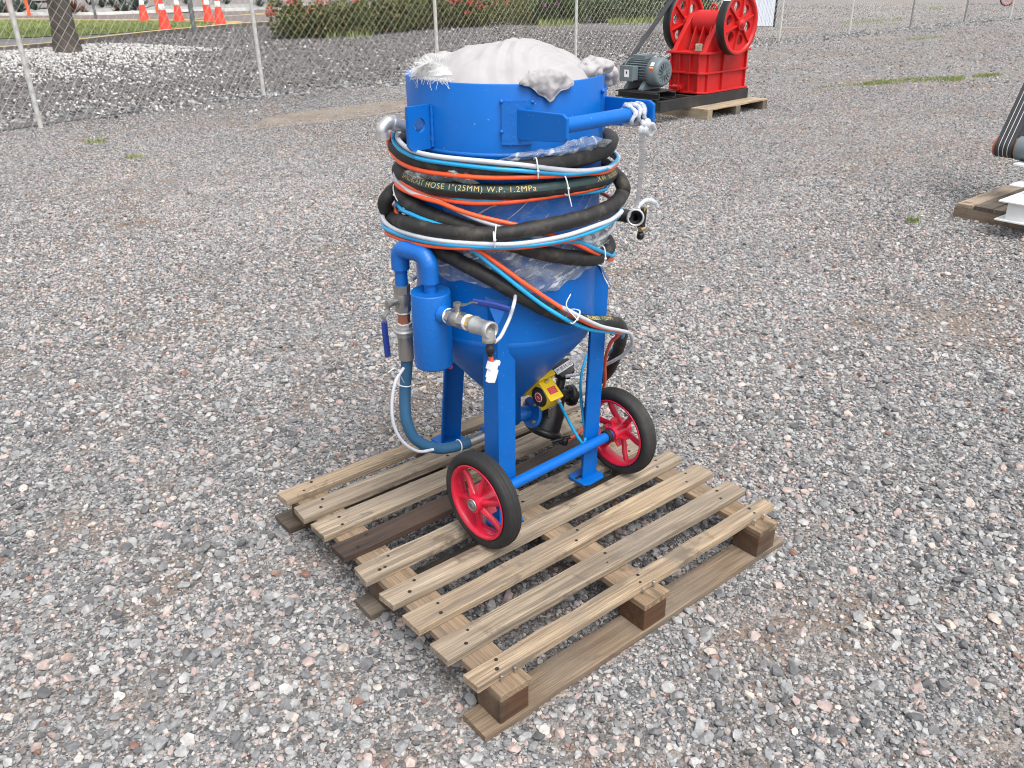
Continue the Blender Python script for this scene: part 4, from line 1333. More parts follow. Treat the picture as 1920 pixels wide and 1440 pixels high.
mb.hexa([lo_ + lx * a + ld * b + d_ * h for h in (-0.0004, 0.0004) for a, b in ((-0.034, -0.011), (0.034, -0.011), (0.034, 0.011), (-0.034, 0.011))])
ks = part('knob_label', mb, M['label_white'], knob)
mb = letters('严禁转动', 0.0158, lambda x, y: lo_ + lx * (x - 0.0315) + ld * (y - 0.006) + d_ * 0.0007)
if len(mb.v): part('lettering', mb, M['print'], knob)
mb = MB()
pc = onb(1070, 741, -0.215)
pa = L(0.92, 0.30, -0.10).normalized()
mb.lathe(pc, pa, [(0.020, -0.05), (0.022, -0.012), (0.036, -0.010), (0.038, 0.0), (0.038, 0.010), (0.034, 0.012), (0.026, 0.012), (0.024, 0.006), (0.020, 0.006), (0.020, 0.024), (0.001, 0.024)], 32)
for k in range(6):
    t = k * math.pi / 3
    x_, y_, d2 = mb.frame(pa)
    mb.cyl(pc + (x_ * math.cos(t) + y_ * math.sin(t)) * 0.030 - pa * 0.016, pc + (x_ * math.cos(t) + y_ * math.sin(t)) * 0.030 + pa * 0.014, 0.0045, n=6)
part('valve_port', mb, M['black_iron'], val)
mb = MB()
mb.cyl(pc + pa * 0.012, onb(1108, 722, -0.21), 0.020, n=20)
part('hose_connector', mb, M['galv'], val)
mb = MB()
p = onb(1028, 772, -0.17)
for a in (0, 1):
    mb.hexa([p + Vector((x * 0.006 + a * 0.010, -0.006, z * 0.016)) for x, z in ((-1, -1), (1, -1), (1, 1), (-1, 1))] + [p + Vector((x * 0.006 + a * 0.010, -0.010, z * 0.016)) for x, z in ((-1, -1), (1, -1), (1, 1), (-1, 1))])
part('makers_plate', mb, M['steel'], val)

# ------------------------------------------------------------------ hoses and tubes coiled round the tank
def wind(passes, tail, head=None, rb=0.30, step=0.008):
    """passes: lists of local points seen from the front; joined round the back of the tank"""
    def pol(p): return math.atan2(p.y - TY, p.x), math.hypot(p.x, p.y - TY), p.z
    pts = list(head) if head else []
    last = None
    spans = []
    for ps in passes:
        ps = [Vector(q) for q in ps]
        if pts:
            t0, r0, z0 = pol(pts[-1]); t1, r1, z1 = pol(ps[0])
            while t1 < t0 + 0.3: t1 += 2 * math.pi
            n = max(3, int((t1 - t0) / 0.32))
            for i in range(1, n):
                k = i / n
                kk = k * k * (3 - 2 * k)
                t = t0 + (t1 - t0) * k
                r = (r0 + (r1 - r0) * k) * (1 - math.sin(math.pi * k)) + math.sin(math.pi * k) * rb
                pts.append(Vector((r * math.cos(t), TY + r * math.sin(t), z0 + (z1 - z0) * kk)))
        i0 = len(pts)
        pts += ps
        spans.append((pts[i0], pts[-1]))
    if tail: pts += list(tail)
    return spline(pts, step), spans
def cp(lst, R): return [cyl(x, y, R) for x, y in lst]
C4 = cp([(731, 364), (721, 384), (736, 406.5), (770.6, 421.6), (831, 435), (921.7, 440), (982, 432), (1042.5, 420), (1103, 405), (1148, 385), (1167, 362), (1166, 343)], 0.330)
C1 = cp([(741, 273.6), (770.6, 298), (831, 313), (922, 319), (1012, 311), (1073, 301), (1130, 284), (1143, 270)], 0.296)
C2 = cp([(750, 322), (801, 347.6), (861, 356), (952, 359.7), (1042.5, 352), (1118, 339), (1145, 325)], 0.297)
C3 = cp([(748, 362), (770, 382), (801, 400), (846, 417), (906.6, 436), (952, 455), (1012, 473), (1073, 483), (1118, 484), (1141, 464)], 0.297)
C6 = cp([(760, 448), (800, 462), (849, 484), (922, 523), (982, 558), (1042.5, 588)], 0.298) + [onb(1100, 603, 0.085), onb(1150, 606, 0.055)]
tail = [onb(1164, 615, 0.02), onb(1164, 636, -0.04), onb(1154, 668, -0.10), onb(1137, 700, -0.16), onb(1104, 723, -0.21)]
S0 = L(0.405, -0.075, 0.700)
head = [S0, L(0.385, -0.125, 0.702), L(0.356, -0.175, 0.708), L(0.325, -0.25, 0.72)]
hp_, spans = wind([C4, C1, C2, C3, C6], tail, head, 0.305)
def seam(s, k):
    f = (s / 0.062 + k) % 1.0
    return 1.0 + 0.075 * f - 0.04
hose = MB()
hose.sweep(hp_, 0.0205, 18, rf=seam)
hob = build('blast_hose', hose, M['hose'], mw=MM)
tag(hob, 'thick black rubber blasting hose with gold print coiled round the tank', 'hose')
def span_of(ps):    # arc lengths along the hose of a pass
    sl = [0.0]
    for i in range(1, len(hp_)): sl.append(sl[-1] + (hp_[i] - hp_[i - 1]).length)
    f = lambda q: min(range(len(hp_)), key=lambda i: (hp_[i] - q).length)
    return sl, f(ps[0]), f(ps[-1])
SLEN, _, _ = span_of(C2)
def surf(s, phi, lift=0.0008):
    i = max(1, min(len(hp_) - 2, int(np.searchsorted(SLEN, s))))
    f = (s - SLEN[i - 1]) / max(1e-6, SLEN[i] - SLEN[i - 1])
    p = hp_[i - 1].lerp(hp_[i], f)
    T = ((hp_[i + 1] - hp_[i]).normalized().lerp((hp_[i] - hp_[i - 1]).normalized(), 1 - min(1, max(0, f)))).normalized()
    out = Vector((p.x, p.y - TY, 0)); out = (out - T * out.dot(T)).normalized()
    up = T.cross(out)
    if up.z < 0: up = -up
    return p + (out * math.cos(phi) + up * math.sin(phi)) * (0.0205 * 1.042 + lift)
def stripe(s0, s1, phi0, phi1):
    mb = MB()
    n = int((s1 - s0) / 0.008)
    vs = [surf(s0 + (s1 - s0) * i / n, phi0 + (phi1 - phi0) * j / 4, 0.0003) for i in range(n + 1) for j in range(5)]
    mb.add(vs, [(i * 5 + j, (i + 1) * 5 + j, (i + 1) * 5 + j + 1, i * 5 + j + 1) for i in range(n) for j in range(4)], True)
    return mb
def near_s(q): return SLEN[min(range(len(hp_)), key=lambda i: (hp_[i] - q).length)]
sA, sB = near_s(cyl(768, 338, 0.297)), near_s(cyl(1150, 328, 0.297))
build('print_stripe', stripe(sA, sB, 0.05, 1.0), M['hose_stripe'], hob)
for txt, px, sz in (('SANDBLAST HOSE 1"(25MM) W.P. 1.2MPa', (762, 336), 0.0205), ('XW  RUBBER', (1110, 341), 0.0215)):
    s0 = near_s(cyl(*px, 0.297))
    build('lettering', letters(txt, sz, lambda x, y: surf(s0 + x, 0.20 + y / 0.0215), 1.13), M['hose_text'], hob)
sC = near_s(onb(1100, 603, 0.085))
build('print_stripe', stripe(sC - 0.03, sC + 0.10, 0.45, 1.25), M['hose_stripe'], hob)
s0 = sC - 0.02
build('lettering', letters('RUBBER  1"(25MM)', 0.0170, lambda x, y: surf(s0 + x, 0.55 + y / 0.0215)), M['hose_text'], hob)
# coupling on the free end, facing the camera, with its control handle
cdir = (LCAM - S0).normalized()
cdir = (cdir + Vector((0.12, 0, -0.06))).normalized()
mb = MB()
mb.lathe(S0, cdir, [(0.0215, -0.05), (0.0235, -0.02), (0.0255, 0.0), (0.0255, 0.022), (0.0275, 0.026), (0.0275, 0.034), (0.0255, 0.036), (0.0215, 0.036), (0.0205, 0.030), (0.0205, -0.01)], 32)
cpl = build('coupling', mb, M['galv'], hob)
mb = MB()
mb.lathe(S0, cdir, [(0.0204, 0.029), (0.0204, 0.020), (0.0115, 0.018), (0.0105, -0.03), (0.001, -0.03)], 28)
build('gasket', mb, M['rubber'], cpl)
mb = MB()
hx = onb(1203, 408, -0.10)
mb.prism([hx + Vector((a, 0, b)) for a, b in ((-0.008, -0.036), (0.010, -0.036), (0.013, 0.030), (-0.012, 0.034))], (0, 0.02, 0))
mb.cyl(hx + Vector((0, 0, -0.030)), hx + Vector((0, 0, -0.050)), 0.008, n=12); mb.lathe(hx + Vector((0, 0, -0.050)), (0, 0, -1), [(0.008, 0), (0.012, 0.004), (0.012, 0.016), (0.008, 0.022), (0.001, 0.022)], 14)
mb.cyl(hx + Vector((-0.03, 0.02, 0.01)), hx, 0.006, n=10)
build('control_handle', mb, M['black_iron'], hob, bevel=0.002)
mb = MB()
mb.cyl(hx + Vector((-0.010, -0.004, -0.036)), hx + Vector((0.010, -0.004, -0.036)), 0.0085, n=12)
build('brass_fitting', mb, M['brass'], hob)
mb = MB()
mb.cyl(hx + Vector((0, -0.006, 0.024)), hx + Vector((0.004, -0.012, 0.036)), 0.005, n=10)
build('brass_fitting', mb, M['brass'], hob)

WR = 0.318
def tube(name, passes, tail, mat, label, r=0.0060, rb=0.315, head=None):
    p, _ = wind(passes, tail, head, rb)
    mb = MB(); mb.sweep(p, r, 10)
    return tag(build(name, mb, mat, mw=MM), label, 'tube', 'air and signal tubes tied to the blasting hose')
W1 = cp([(748, 246), (745, 258), (758.5, 273.6), (782.7, 285.6), (831, 294.7), (921.7, 303.8), (982, 309.8), (1042.5, 317.4), (1088, 320.4), (1133, 315.9), (1147, 311)], 0.321)
B1 = cp([(740.4, 246), (737.4, 261.5), (749.5, 279.6), (782.7, 296), (831, 305), (921.7, 315.9), (982, 320.4), (1057.6, 326.4), (1088, 325), (1127, 319), (1145, 311)], 0.321)
O1 = cp([(745, 240), (730, 258.5), (731.4, 279.6), (749.5, 303.8), (785.7, 318.9), (831, 326.4), (906.6, 333), (982, 332.5), (1057.6, 329), (1095, 326), (1135, 322)], 0.316)
W2 = cp([(742, 322), (745, 340), (770.6, 361), (816, 376.3), (849, 390), (891.5, 409.5), (930.7, 423), (985, 440), (1050, 452), (1110, 452)], 0.312)
OA = cp([(747, 331), (770.6, 352), (816, 370), (876, 380), (937, 380), (982, 376), (1042, 367), (1100, 357), (1132, 346)], 0.303)
BA = cp([(757, 350), (800, 366), (850, 373), (900, 376), (960, 373), (1042.5, 366), (1103, 361), (1133, 356), (1136, 350)], 0.298)
OB = cp([(750, 352), (790, 370), (825, 380), (861, 394.4), (906.6, 408), (964, 421), (1020, 436), (1075, 455), (1109, 471), (1147, 487)], 0.315)
BB = cp([(752, 392), (772, 402), (801, 414), (860, 432), (950, 448), (1040, 453), (1085, 454), (1118, 467.5), (1149, 479)], 0.3185)
W4 = cp([(717.8, 405), (731.4, 424.6), (770.6, 439.7), (831, 452), (921.7, 458), (982, 456), (1057.6, 442.7), (1118, 423), (1148, 411), (1163, 396)], 0.346)
B4 = cp([(719, 421.6), (740, 436.7), (785.7, 450.3), (846, 459.4), (921.7, 463.5), (982, 461), (1042.5, 453.3), (1103, 436.7), (1140, 420)], 0.345)
O4 = cp([(723.8, 432), (740.4, 444.3), (785.7, 458), (846, 464.5), (891.5, 465), (960, 465), (1012, 460), (1057.6, 452), (1088, 442.7), (1130, 424)], 0.342)
B6 = cp([(800, 438), (850, 455), (885.5, 468.7), (921.7, 497.4), (967, 533.7), (1012, 568.4)], 0.322) + [onb(1057.6, 597, 0.105), onb(1088, 612, 0.105), onb(1118, 620, 0.10), onb(1157, 623, 0.080)]
O6 = cp([(800, 430), (855, 450), (896, 468.7), (936.8, 497.4), (982, 530.6), (1027.4, 561)], 0.322) + [onb(1073, 589.5, 0.115), onb(1109, 609, 0.112), onb(1140, 617, 0.10), onb(1160, 621, 0.085)]
tube('orange_tube', [O1, OA, OB, O4, O6], [onb(1158, 630, 0.06), onb(1147, 640, 0.02), onb(1138, 660, -0.03), onb(1134, 684, -0.08), onb(1133, 720, -0.15), onb(1118, 775, -0.19), onb(1090, 808, -0.19), onb(1064, 826, -0.16)], M['orange'], 'bright orange tube running with the black blasting hose coils')
tube('blue_tube', [B1, BA, BB, B4, B6], [onb(1168, 628, 0.03), onb(1160, 640, -0.04), onb(1140, 665, -0.12), onb(1110, 690, -0.2)], M['sky_tube'], 'light blue tube running with the black blasting hose coils')
tube('white_tube', [W1, W2, W4], [L(0.34, -0.2, 0.66), L(0.30, -0.42, 0.60), L(0.10, -0.55, 0.56), L(-0.18, -0.47, 0.53)], M['clear'], 'milky white tube running with the black blasting hose coils', 0.0064)
p = spline([cyl(1044, 573, 0.305), onb(1062, 580, 0.112), onb(1088, 594, 0.122), onb(1127, 612, 0.11), onb(1163, 620, 0.085), onb(1181.5, 626, 0.06), onb(1185, 645, 0.03), onb(1170, 664, -0.01), onb(1151, 676, -0.05), onb(1133, 685, -0.09), onb(1105, 697, -0.14), onb(1060, 706, -0.18)], 0.008)
mb = MB(); mb.sweep(p, 0.0060, 10)
tag(build('white_tube', mb, M['clear'], mw=MM), 'short milky white tube looping out at the bend of the hose beside the right leg', 'tube')
p = spline([onb(757, 690, -0.245), onb(742, 715, -0.235), onb(735, 755, -0.23), onb(738, 795, -0.225), onb(755, 828, -0.22), onb(784, 846, -0.22), onb(812, 843, -0.225)], 0.008)
mb = MB(); mb.sweep(p, 0.0050, 10)
tag(build('white_tube', mb, M['clear'], mw=MM), 'thin white tube bowed beside the blue air hose above the pallet', 'tube')
p = spline([ona(927, 642, -0.325), ona(938, 632, -0.31), ona(947, 615, -0.285), ona(956, 595, -0.265), ona(964, 568, -0.25), cyl(966, 552, 0.300), cyl(964, 535, 0.285)], 0.008)
mb = MB(); mb.sweep(p, 0.0050, 10)
tag(build('white_tube', mb, M['clear'], mw=MM), 'white tube rising from the galvanised tee past the near leg', 'tube')
# cable ties, each a loop with a tail
def tie(px0, px1, R, depth=0.03, tailp=None, label=None, bb=None):
    cyl_ = (lambda x, y, r: onb(x, y, bb)) if bb is not None else cyl
    a, b = cyl_(*px0, R), cyl_(*px1, R)
    mid = (a + b) / 2
    out = Vector((mid.x, mid.y - TY, 0)).normalized()
    v = (b - a)
    pts = [mid + v * 0.5 * math.cos(t) * 1.04 + out * (math.sin(t) * (0.010 if math.sin(t) > 0 else depth)) for t in np.linspace(0, 2 * math.pi, 33)]
    mb = MB(); mb.sweep(pts, 0.0020, 6, caps=False)
    mb.ball(mid + v * 0.1 + out * 0.011, 0.0038, 5)
    if tailp:
        q = [mid + v * 0.1 + out * 0.011] + [cyl_(x, y, R + 0.012) for x, y in tailp]
        mb.sweep(spline(q, 0.006), 0.0017, 6)
    return tag(build('cable_tie', mb, M['tie'], mw=MM), label, 'cable tie', 'white cable ties on the hose bundle')
tie((1005, 297), (1008, 334), 0.322, label='white cable tie round the topmost hose coil')
tie((1058, 330), (1064, 366), 0.322, 0.04, [(1066, 362), (1072, 387)], 'white cable tie with a hanging tail on the second printed coil')
tie((930, 424), (928, 463), 0.350, 0.04, [(925, 432), (926, 452)], 'white cable tie round the lowest sagging coil')
tie((741, 345), (750, 378), 0.315, label='white cable tie at the left turn of the coils')
tie((1130, 462), (1128, 498), 0.320, label='white cable tie at the right end of the lower back coil')
tie((1086, 583), (1072, 606), 0.330, 0.04, [(1062, 574), (1070, 551)], 'white cable tie with an upright tail on the descending hose', bb=0.118)
def ring_tie(path, k, r, tail, label):
    i = int(len(path) * k)
    p, d = path[i], (path[i + 1] - path[i - 1]).normalized()
    mb = MB(); x, y, _ = mb.frame(d)
    mb.sweep([p + (x * math.cos(t) + y * math.sin(t)) * r for t in np.linspace(0, 2 * math.pi, 25)], 0.0020, 6, caps=False)
    if tail: mb.sweep(spline([p + (tail[0] - p).normalized() * r] + tail, 0.006), 0.0016, 6)
    return tag(build('cable_tie', mb, M['tie'], mw=MM), label, 'cable tie', 'white cable ties on the hose bundle')
ring_tie(bhp, 0.17, 0.0190, [onb(742, 692, -0.22), onb(728, 698, -0.2)], 'white cable tie with a side tail high on the blue air hose')
ring_tie(bhp, 0.76, 0.0190, None, 'white cable tie low on the blue air hose')

# ------------------------------------------------------------------ plastic film, strap, sack
def film(name, fn, nu, nv, mat, label, noise_amp, seed, scale=18):
    vs = []
    for i in range(nu + 1):
        for j in range(nv + 1):
            p, out = fn(i / nu, j / nv)
            q = Vector(p) * scale + Vector((seed, seed * 2.1, 0))
            n = noise.noise(q) * 0.6 + noise.noise(q * 2.3) * 0.4 + abs(noise.noise(q * 1.2)) * 0.8
            vs.append(p + out * noise_amp * n + Vector((0, 0, 1)) * noise_amp * 0.5 * noise.noise(q * 1.7 + Vector((9, 0, 0))))
    mb = MB()
    mb.add(vs, [(i * (nv + 1) + j, (i + 1) * (nv + 1) + j, (i + 1) * (nv + 1) + j + 1, i * (nv + 1) + j + 1) for i in range(nu) for j in range(nv)], True)
    return tag(build(name, mb, mat, mw=MM), label, 'plastic film')
def band(top, bot, R, bulge=0.0):
    tx, bx = [q[0] for q in top], [q[0] for q in bot]
    def fn(u, v):
        x0 = tx[0] + (tx[-1] - tx[0]) * u; x1 = bx[0] + (bx[-1] - bx[0]) * u
        y0 = np.interp(x0, tx, [q[1] for q in top]); y1 = np.interp(x1, bx, [q[1] for q in bot])
        p = cyl(x0 + (x1 - x0) * v, y0 + (y1 - y0) * v, R + bulge * math.sin(math.pi * v))
        o = Vector((p.x, p.y - TY, 0)).normalized()
        return p, o
    return fn
film('stretch_film', band([(765, 440), (850, 452), (950, 462), (1060, 455), (1135, 425)], [(800, 508), (850, 524), (900, 534), (960, 545), (1010, 548), (1050, 538), (1085, 512), (1112, 495)], TR + 0.006, 0.010), 90, 26, M['film'],
     'crumpled clear film hanging as a skirt below the hose coils', 0.016, 3)
film('stretch_film', band([(830, 372), (950, 372), (1050, 366), (1128, 356)], [(830, 440), (950, 440), (1050, 440), (1122, 430)], TR + 0.003, 0.002), 60, 20, M['film_flat'],
     'taut clear film wrapped flat round the tank between the coils', 0.003, 8, 30)
film('stretch_film', band([(932, 300), (965, 288), (1000, 281), (1040, 279), (1065, 262), (1100, 256), (1141, 262)], [(932, 304), (965, 302), (1000, 300), (1040, 296), (1065, 294), (1100, 286), (1141, 268)], TR + 0.018, 0.014), 60, 14, M['film'],
     'bunched clear film tucked over the topmost coil under the handle', 0.016, 15, 26)
film('stretch_film', band([(1085, 440), (1110, 430), (1138, 424)], [(1085, 462), (1110, 470), (1140, 455)], TR + 0.03, 0.012), 24, 12, M['film'],
     'loose clump of clear film beside the right end of the lower coils', 0.014, 25, 28)
film('stretch_film', band([(860, 312), (760, 318)][::-1], [(900, 345), (780, 338)][::-1], TR + 0.034, 0.010), 30, 10, M['film'],
     'ragged clear film sticking over the start of the gold hose print', 0.010, 31, 34)
# small clear bag beside the knob
def bagf(u, v):
    p = onb(1070 + 34 * u, 664 + 22 * v + 12 * (0.5 - u) * v, -0.20)
    return p, L(0, 1, 0)
film('clear_bag', bagf, 20, 14, M['film_strap'], 'small clear plastic bag hanging between the black knob and the right leg', 0.012, 41, 40)
# strap
bw = L(0.118, 0.135, 1.068)
mb = MB()
for k, dx in enumerate((-0.022, 0.0, 0.020)):
    pts = [bw + Vector((dx + 0.004 * math.sin(3 * t + k), math.cos(t) * (0.0225 + 0.002 * math.sin(5 * t)), math.sin(t) * (0.0225 + 0.002 * math.cos(4 * t)))) for t in np.linspace(0, 2 * math.pi, 24)]
    mb.sweep(pts, 0.0065, 8, caps=False, rf=lambda s, kk: 1 + 0.3 * math.sin(s * 210 + kk * 9))
kn = bw + Vector((0.012, -0.028, -0.024))
for q in range(7):
    mb.ball(kn + Vector((random.uniform(-0.014, 0.016), random.uniform(-0.008, 0.008), random.uniform(-0.016, 0.014))), random.uniform(0.008, 0.013), 5, (1, 0.8, 1.1))
mb.sweep(spline([kn, kn + Vector((0.02, -0.008, 0.0)), kn + Vector((0.036, -0.006, -0.016)), kn + Vector((0.030, 0, -0.03)), kn + Vector((0.012, 0, -0.022))], 0.004), 0.006, 7, rf=lambda s, kk: 1 + 0.3 * math.sin(s * 260 + kk * 12))
stp = spline([kn, onb(1204, 262, 0.09), onb(1203, 300, 0.04), onb(1199, 350, -0.02), onb(1195, 378, -0.06), onb(1193, 390, -0.075)], 0.008)
n = len(stp)
rr = [0.010, 0.0065]
for i in range(n - 1):
    w0_, w1_ = 0.0085 - 0.002 * (i / n), 0.0085 - 0.002 * ((i + 1) / n)
    a_, b_ = stp[i], stp[i + 1]
    sx = Vector((0.75, -0.66, 0))
    tw = 0.25 * math.sin(i * 0.12)
    mb.add([a_ - sx * w0_, a_ + Vector((0, -0.003, 0)), a_ + sx * w0_ + Vector((0, 0.004 * tw, 0)), b_ - sx * w1_, b_ + Vector((0, -0.003, 0)), b_ + sx * w1_ + Vector((0, 0.004 * tw, 0))], [(0, 1, 4, 3), (1, 2, 5, 4)], True)
for t0_ in (-1, 1):
    mb.sweep(spline([stp[-1], S0 + cdir * 0.012 + Vector((0.018 * t0_, 0, 0.026)), S0 + cdir * 0.010 + Vector((0.029 * t0_, 0, 0.006))], 0.004), 0.0035, 6)
mb.sweep(spline([stp[-1], onb(1212, 376, -0.08), onb(1228, 380, -0.08), onb(1233, 388, -0.08)], 0.006), 0.006, 6, rf=lambda s, kk: 0.5 + 0.9 * abs(math.cos(kk * 6.283)))
tag(build('plastic_strap', mb, M['film_strap'], mw=MM), 'knotted clear plastic strap hanging from the blue handle bar to the hose coupling', 'strap')
# sack of loose white cloth
def sack_h(x, y):       # local coordinates relative to the tank axis -> height above the rim
    r = math.hypot(x, y) / 0.262
    th = math.atan2(y, x)
    dome = max(0.0, 1 - (r * 0.99) ** 2.6)
    lopsided = 1.0 - 0.05 * x / 0.26 - 0.16 * (y / 0.26)
    h = -0.030 + 0.103 * dome ** 1.05 * lopsided
    d = Vector((x * 9, y * 9, 3.3))
    fold = 0.0
    ph = (x * 0.55 - y * 0.83)
    al = (x * 0.83 + y * 0.55)
    q = math.hypot(x - 0.045, y + 0.275) + 0.012 * noise.noise(d * 0.9)
    w_ = math.sin(q * 165 + 3.0 * noise.noise(d * 0.5))
    fold += 0.0105 * (abs(w_) ** 2.2 * (1 if w_ > 0 else -0.8)) * sstep(0.05, 0.11, q) * (1 - sstep(0.20, 0.33, q)) * (0.35 + 0.65 * sstep(-0.05, 0.08, x))
    fold += 0.0065 * math.sin(85 * (x * 0.9 - y * 0.43) + 5 * noise.noise(d * 0.7)) * sstep(0.04, 0.14, x) * sstep(-0.1, 0.05, y)
    fold += 0.012 * noise.noise(d * 0.6) + 0.006 * noise.noise(d * 1.9) + 0.003 * noise.noise(d * 5)
    return h + fold * (0.4 + 0.6 * min(1, 2.5 - 2 * r))
NR, NTH = 80, 240
vs, fs = [AX + Vector((0, 0, 1.1518 + sack_h(0, 0)))], []
for i in range(1, NR + 1):
    r = 0.2625 * (i / NR) ** 0.9
    for k in range(NTH):
        t = 2 * math.pi * k / NTH
        x, y = r * math.cos(t), r * math.sin(t)
        vs.append(AX + Vector((x, y, 1.1518 + sack_h(x, y))))
for k in range(NTH):
    fs.append((0, 1 + k, 1 + (k + 1) % NTH))
for i in range(NR - 1):
    for k in range(NTH):
        a_, b_ = 1 + i * NTH + k, 1 + i * NTH + (k + 1) % NTH
        fs.append((a_, a_ + NTH, b_ + NTH, b_))
mb = MB(); mb.add(vs, fs, True)
sack = tag(build('cloth_sack', mb, M['sack'], mw=MM), 'bulging whitish cloth sack stuffed into the open top of the blue tank', 'sack')
def flap(name, path_fn, nu, nv, seed, amp=0.006):
    vs = []
    for i in range(nu + 1):
        for j in range(nv + 1):
            p, o = path_fn(i / nu, j / nv)
            q = Vector(p) * 22 + Vector((seed, 0, seed))
            vs.append(p + o * amp * (noise.noise(q) + 0.5 * noise.noise(q * 2.4) + 0.55 * (0.5 - abs(noise.noise(q * 1.6 + Vector((4, 4, 4)))) * 2.2) + 0.2 * noise.noise(q * 5)))
    mb = MB()
    mb.add(vs, [(i * (nv + 1) + j, (i + 1) * (nv + 1) + j, (i + 1) * (nv + 1) + j + 1, i * (nv + 1) + j + 1) for i in range(nu) for j in range(nv)], True)
    o = build(name, mb, M['sack'], sack)
    sm = o.modifiers.new('thick', 'SOLIDIFY'); sm.thickness = 0.002
    return o
def front_flap(u, v):
    """corner of the sack lying over the front rim and hanging down the tank"""
    x = 975 + 100 * u
    tip = max(0.0, 1 - abs(u - 0.56) / 0.56)
    drop = 3 + 34 * tip ** 1.15 + 1.5 * math.sin(u * 23)
    if v < 0.45:
        k = v / 0.45
        x_ = 1000 + 60 * u
        R = 0.205 + (TR + 0.010 - 0.205) * k
        e = cyl(x, 155, TR + 0.010)
        th = math.atan2(e.y - TY, e.x)
        xx, yy = R * math.cos(th), R * math.sin(th)
        wu = math.sin(math.pi * min(1, u * 1.02)) ** 0.7
        zi = 1.1518 + sack_h(xx, yy) - 0.006 + 0.014 * wu * min(1, k * 3)
        ze = 1.1518 + 0.004 + 0.028 * wu
        z = zi * (1 - k ** 2) + ze * k ** 2 + 0.006 * wu * math.sin(u * 19 + k * 5) * k
        return Vector((xx, TY + yy, z)), Vector((0, 0, 1))
    k = (v - 0.45) / 0.55
    top = cyl(x, 155, TR + 0.010)
    th = math.atan2(top.y - TY, top.x)
    R = TR + 0.009 + 0.009 * math.sin(math.pi * min(1, k * 1.1)) * math.sin(math.pi * u)
    ze = 1.1518 + 0.004 + 0.028 * math.sin(math.pi * min(1, u * 1.02)) ** 0.7
    z = ze - (drop / 690 + 0.022 * math.sin(math.pi * u)) * k
    R += 0.0022 * math.sin(u * 19 + 2.5 * k) * math.sin(math.pi * u) + 0.0008 * math.sin(u * 41 - 3 * k)
    p = AX + Vector((R * math.cos(th), R * math.sin(th), z))
    return p, Vector((math.cos(th), math.sin(th), 0))
flap('sack_corner', front_flap, 80, 60, 5, 0.0045)
def ear(cx, cy, b, rx, rz, ry, seed, tilt):
    c = on(cx, cy, 'z', b)
    def fn(u, v):
        t, s = 2 * math.pi * u, math.pi * v
        d = Vector((math.cos(t) * math.sin(s), math.sin(t) * math.sin(s), math.cos(s)))
        p = c + Vector((d.x * rx + d.z * tilt * rz, d.y * ry, d.z * rz))
        return p, d
    return flap('sack_corner', fn, 56, 30, seed, 0.014)
ear(1116, 127, 1.165, 0.046, 0.024, 0.035, 3, 0.5)
ear(1139, 138, 1.140, 0.018, 0.036, 0.024, 9, -0.4)
ear(822, 126, 1.165, 0.055, 0.032, 0.04, 12, 0.1)
# frayed end of the sack on the left rim
def fray_sheet(u, v):
    e = cyl(772 + 75 * u, 145 - 2 * u, TR - 0.006)
    q = onb(792 + 55 * u, 112 + 12 * u, -0.20)
    q = e.lerp(q, math.sin(math.pi * min(1, 0.12 + 0.88 * u)) ** 0.6)
    p = q.lerp(e, v) + Vector((0, 0, 0.008 * math.sin(math.pi * v) * math.sin(math.pi * u)))
    return p, Vector((0, -0.5, 0.8))
o = flap('frayed_end', fray_sheet, 40, 24, 14, 0.005)
o.data.materials.clear(); o.data.materials.append(M['ptfe'])
mb = MB()
for k in range(620):
    u = random.uniform(0, 1)
    lo = random.random() < 0.22
    if lo:
        p0 = cyl(768 + 75 * u, 146, TR + 0.001)
        d = Vector((random.gauss(0, 0.5), -0.7, random.gauss(-0.7, 0.5)))
    else:
        w = random.uniform(0, 0.9)
        p0, _ = fray_sheet(u ** 1.5 * 0.8, w)
        d = Vector((random.gauss(-0.65, 0.4), random.gauss(-0.2, 0.4), random.gauss(0.7, 0.4)))
    d.normalize()
    l = random.uniform(0.006, 0.024) * (0.7 if lo else 1)
    bend = Vector((random.gauss(0, 0.5), random.gauss(0, 0.5), random.gauss(-0.3, 0.5))) * l
    mb.sweep([p0, p0 + d * l * 0.5 + bend * 0.15, p0 + d * l + bend], 0.00040, 3, caps=False)
fr = build('loose_fibres', mb, M['ptfe'], sack)
fr['kind'] = 'stuff'
# ------------------------------------------------------------------ jaw crusher on its pallet
CO = Vector((2.488, 10.808, 0))
CRZ = math.atan2(0.669, 0.743)
cp_ = thing('wooden_pallet', 'low pallet of wide pale boards under the red crusher', 'pallet', CO, CRZ)
for i in range(6):
    plank('board', 0.0, 1.33, i * 0.185 + 0.004, i * 0.185 + 0.178, 0.112, 0.131, M['pale_wood'], cp_, seed=200 + i, warp=0.003)
for x0 in (0.0, 0.61, 1.23):
    o = plank('bearer', 0.0, 1.11, -x0 - 0.10, -x0, 0.0, 0.110, M['pale_wood'] if x0 < 0.1 else M['old_wood'], cp_, seed=210 + int(x0 * 10))
    o.rotation_euler = (0, 0, math.radians(90)); o.location = (x0 + 0.05, 0.555, 0.0555)
cr = thing('jaw_crusher', 'red jaw crusher with two spoked flywheels and a grey motor on a black skid', 'crusher', CO, CRZ)
def cpart(name, mb, mat, parent=cr, **k): return build(name, mb, mat, parent, **k)
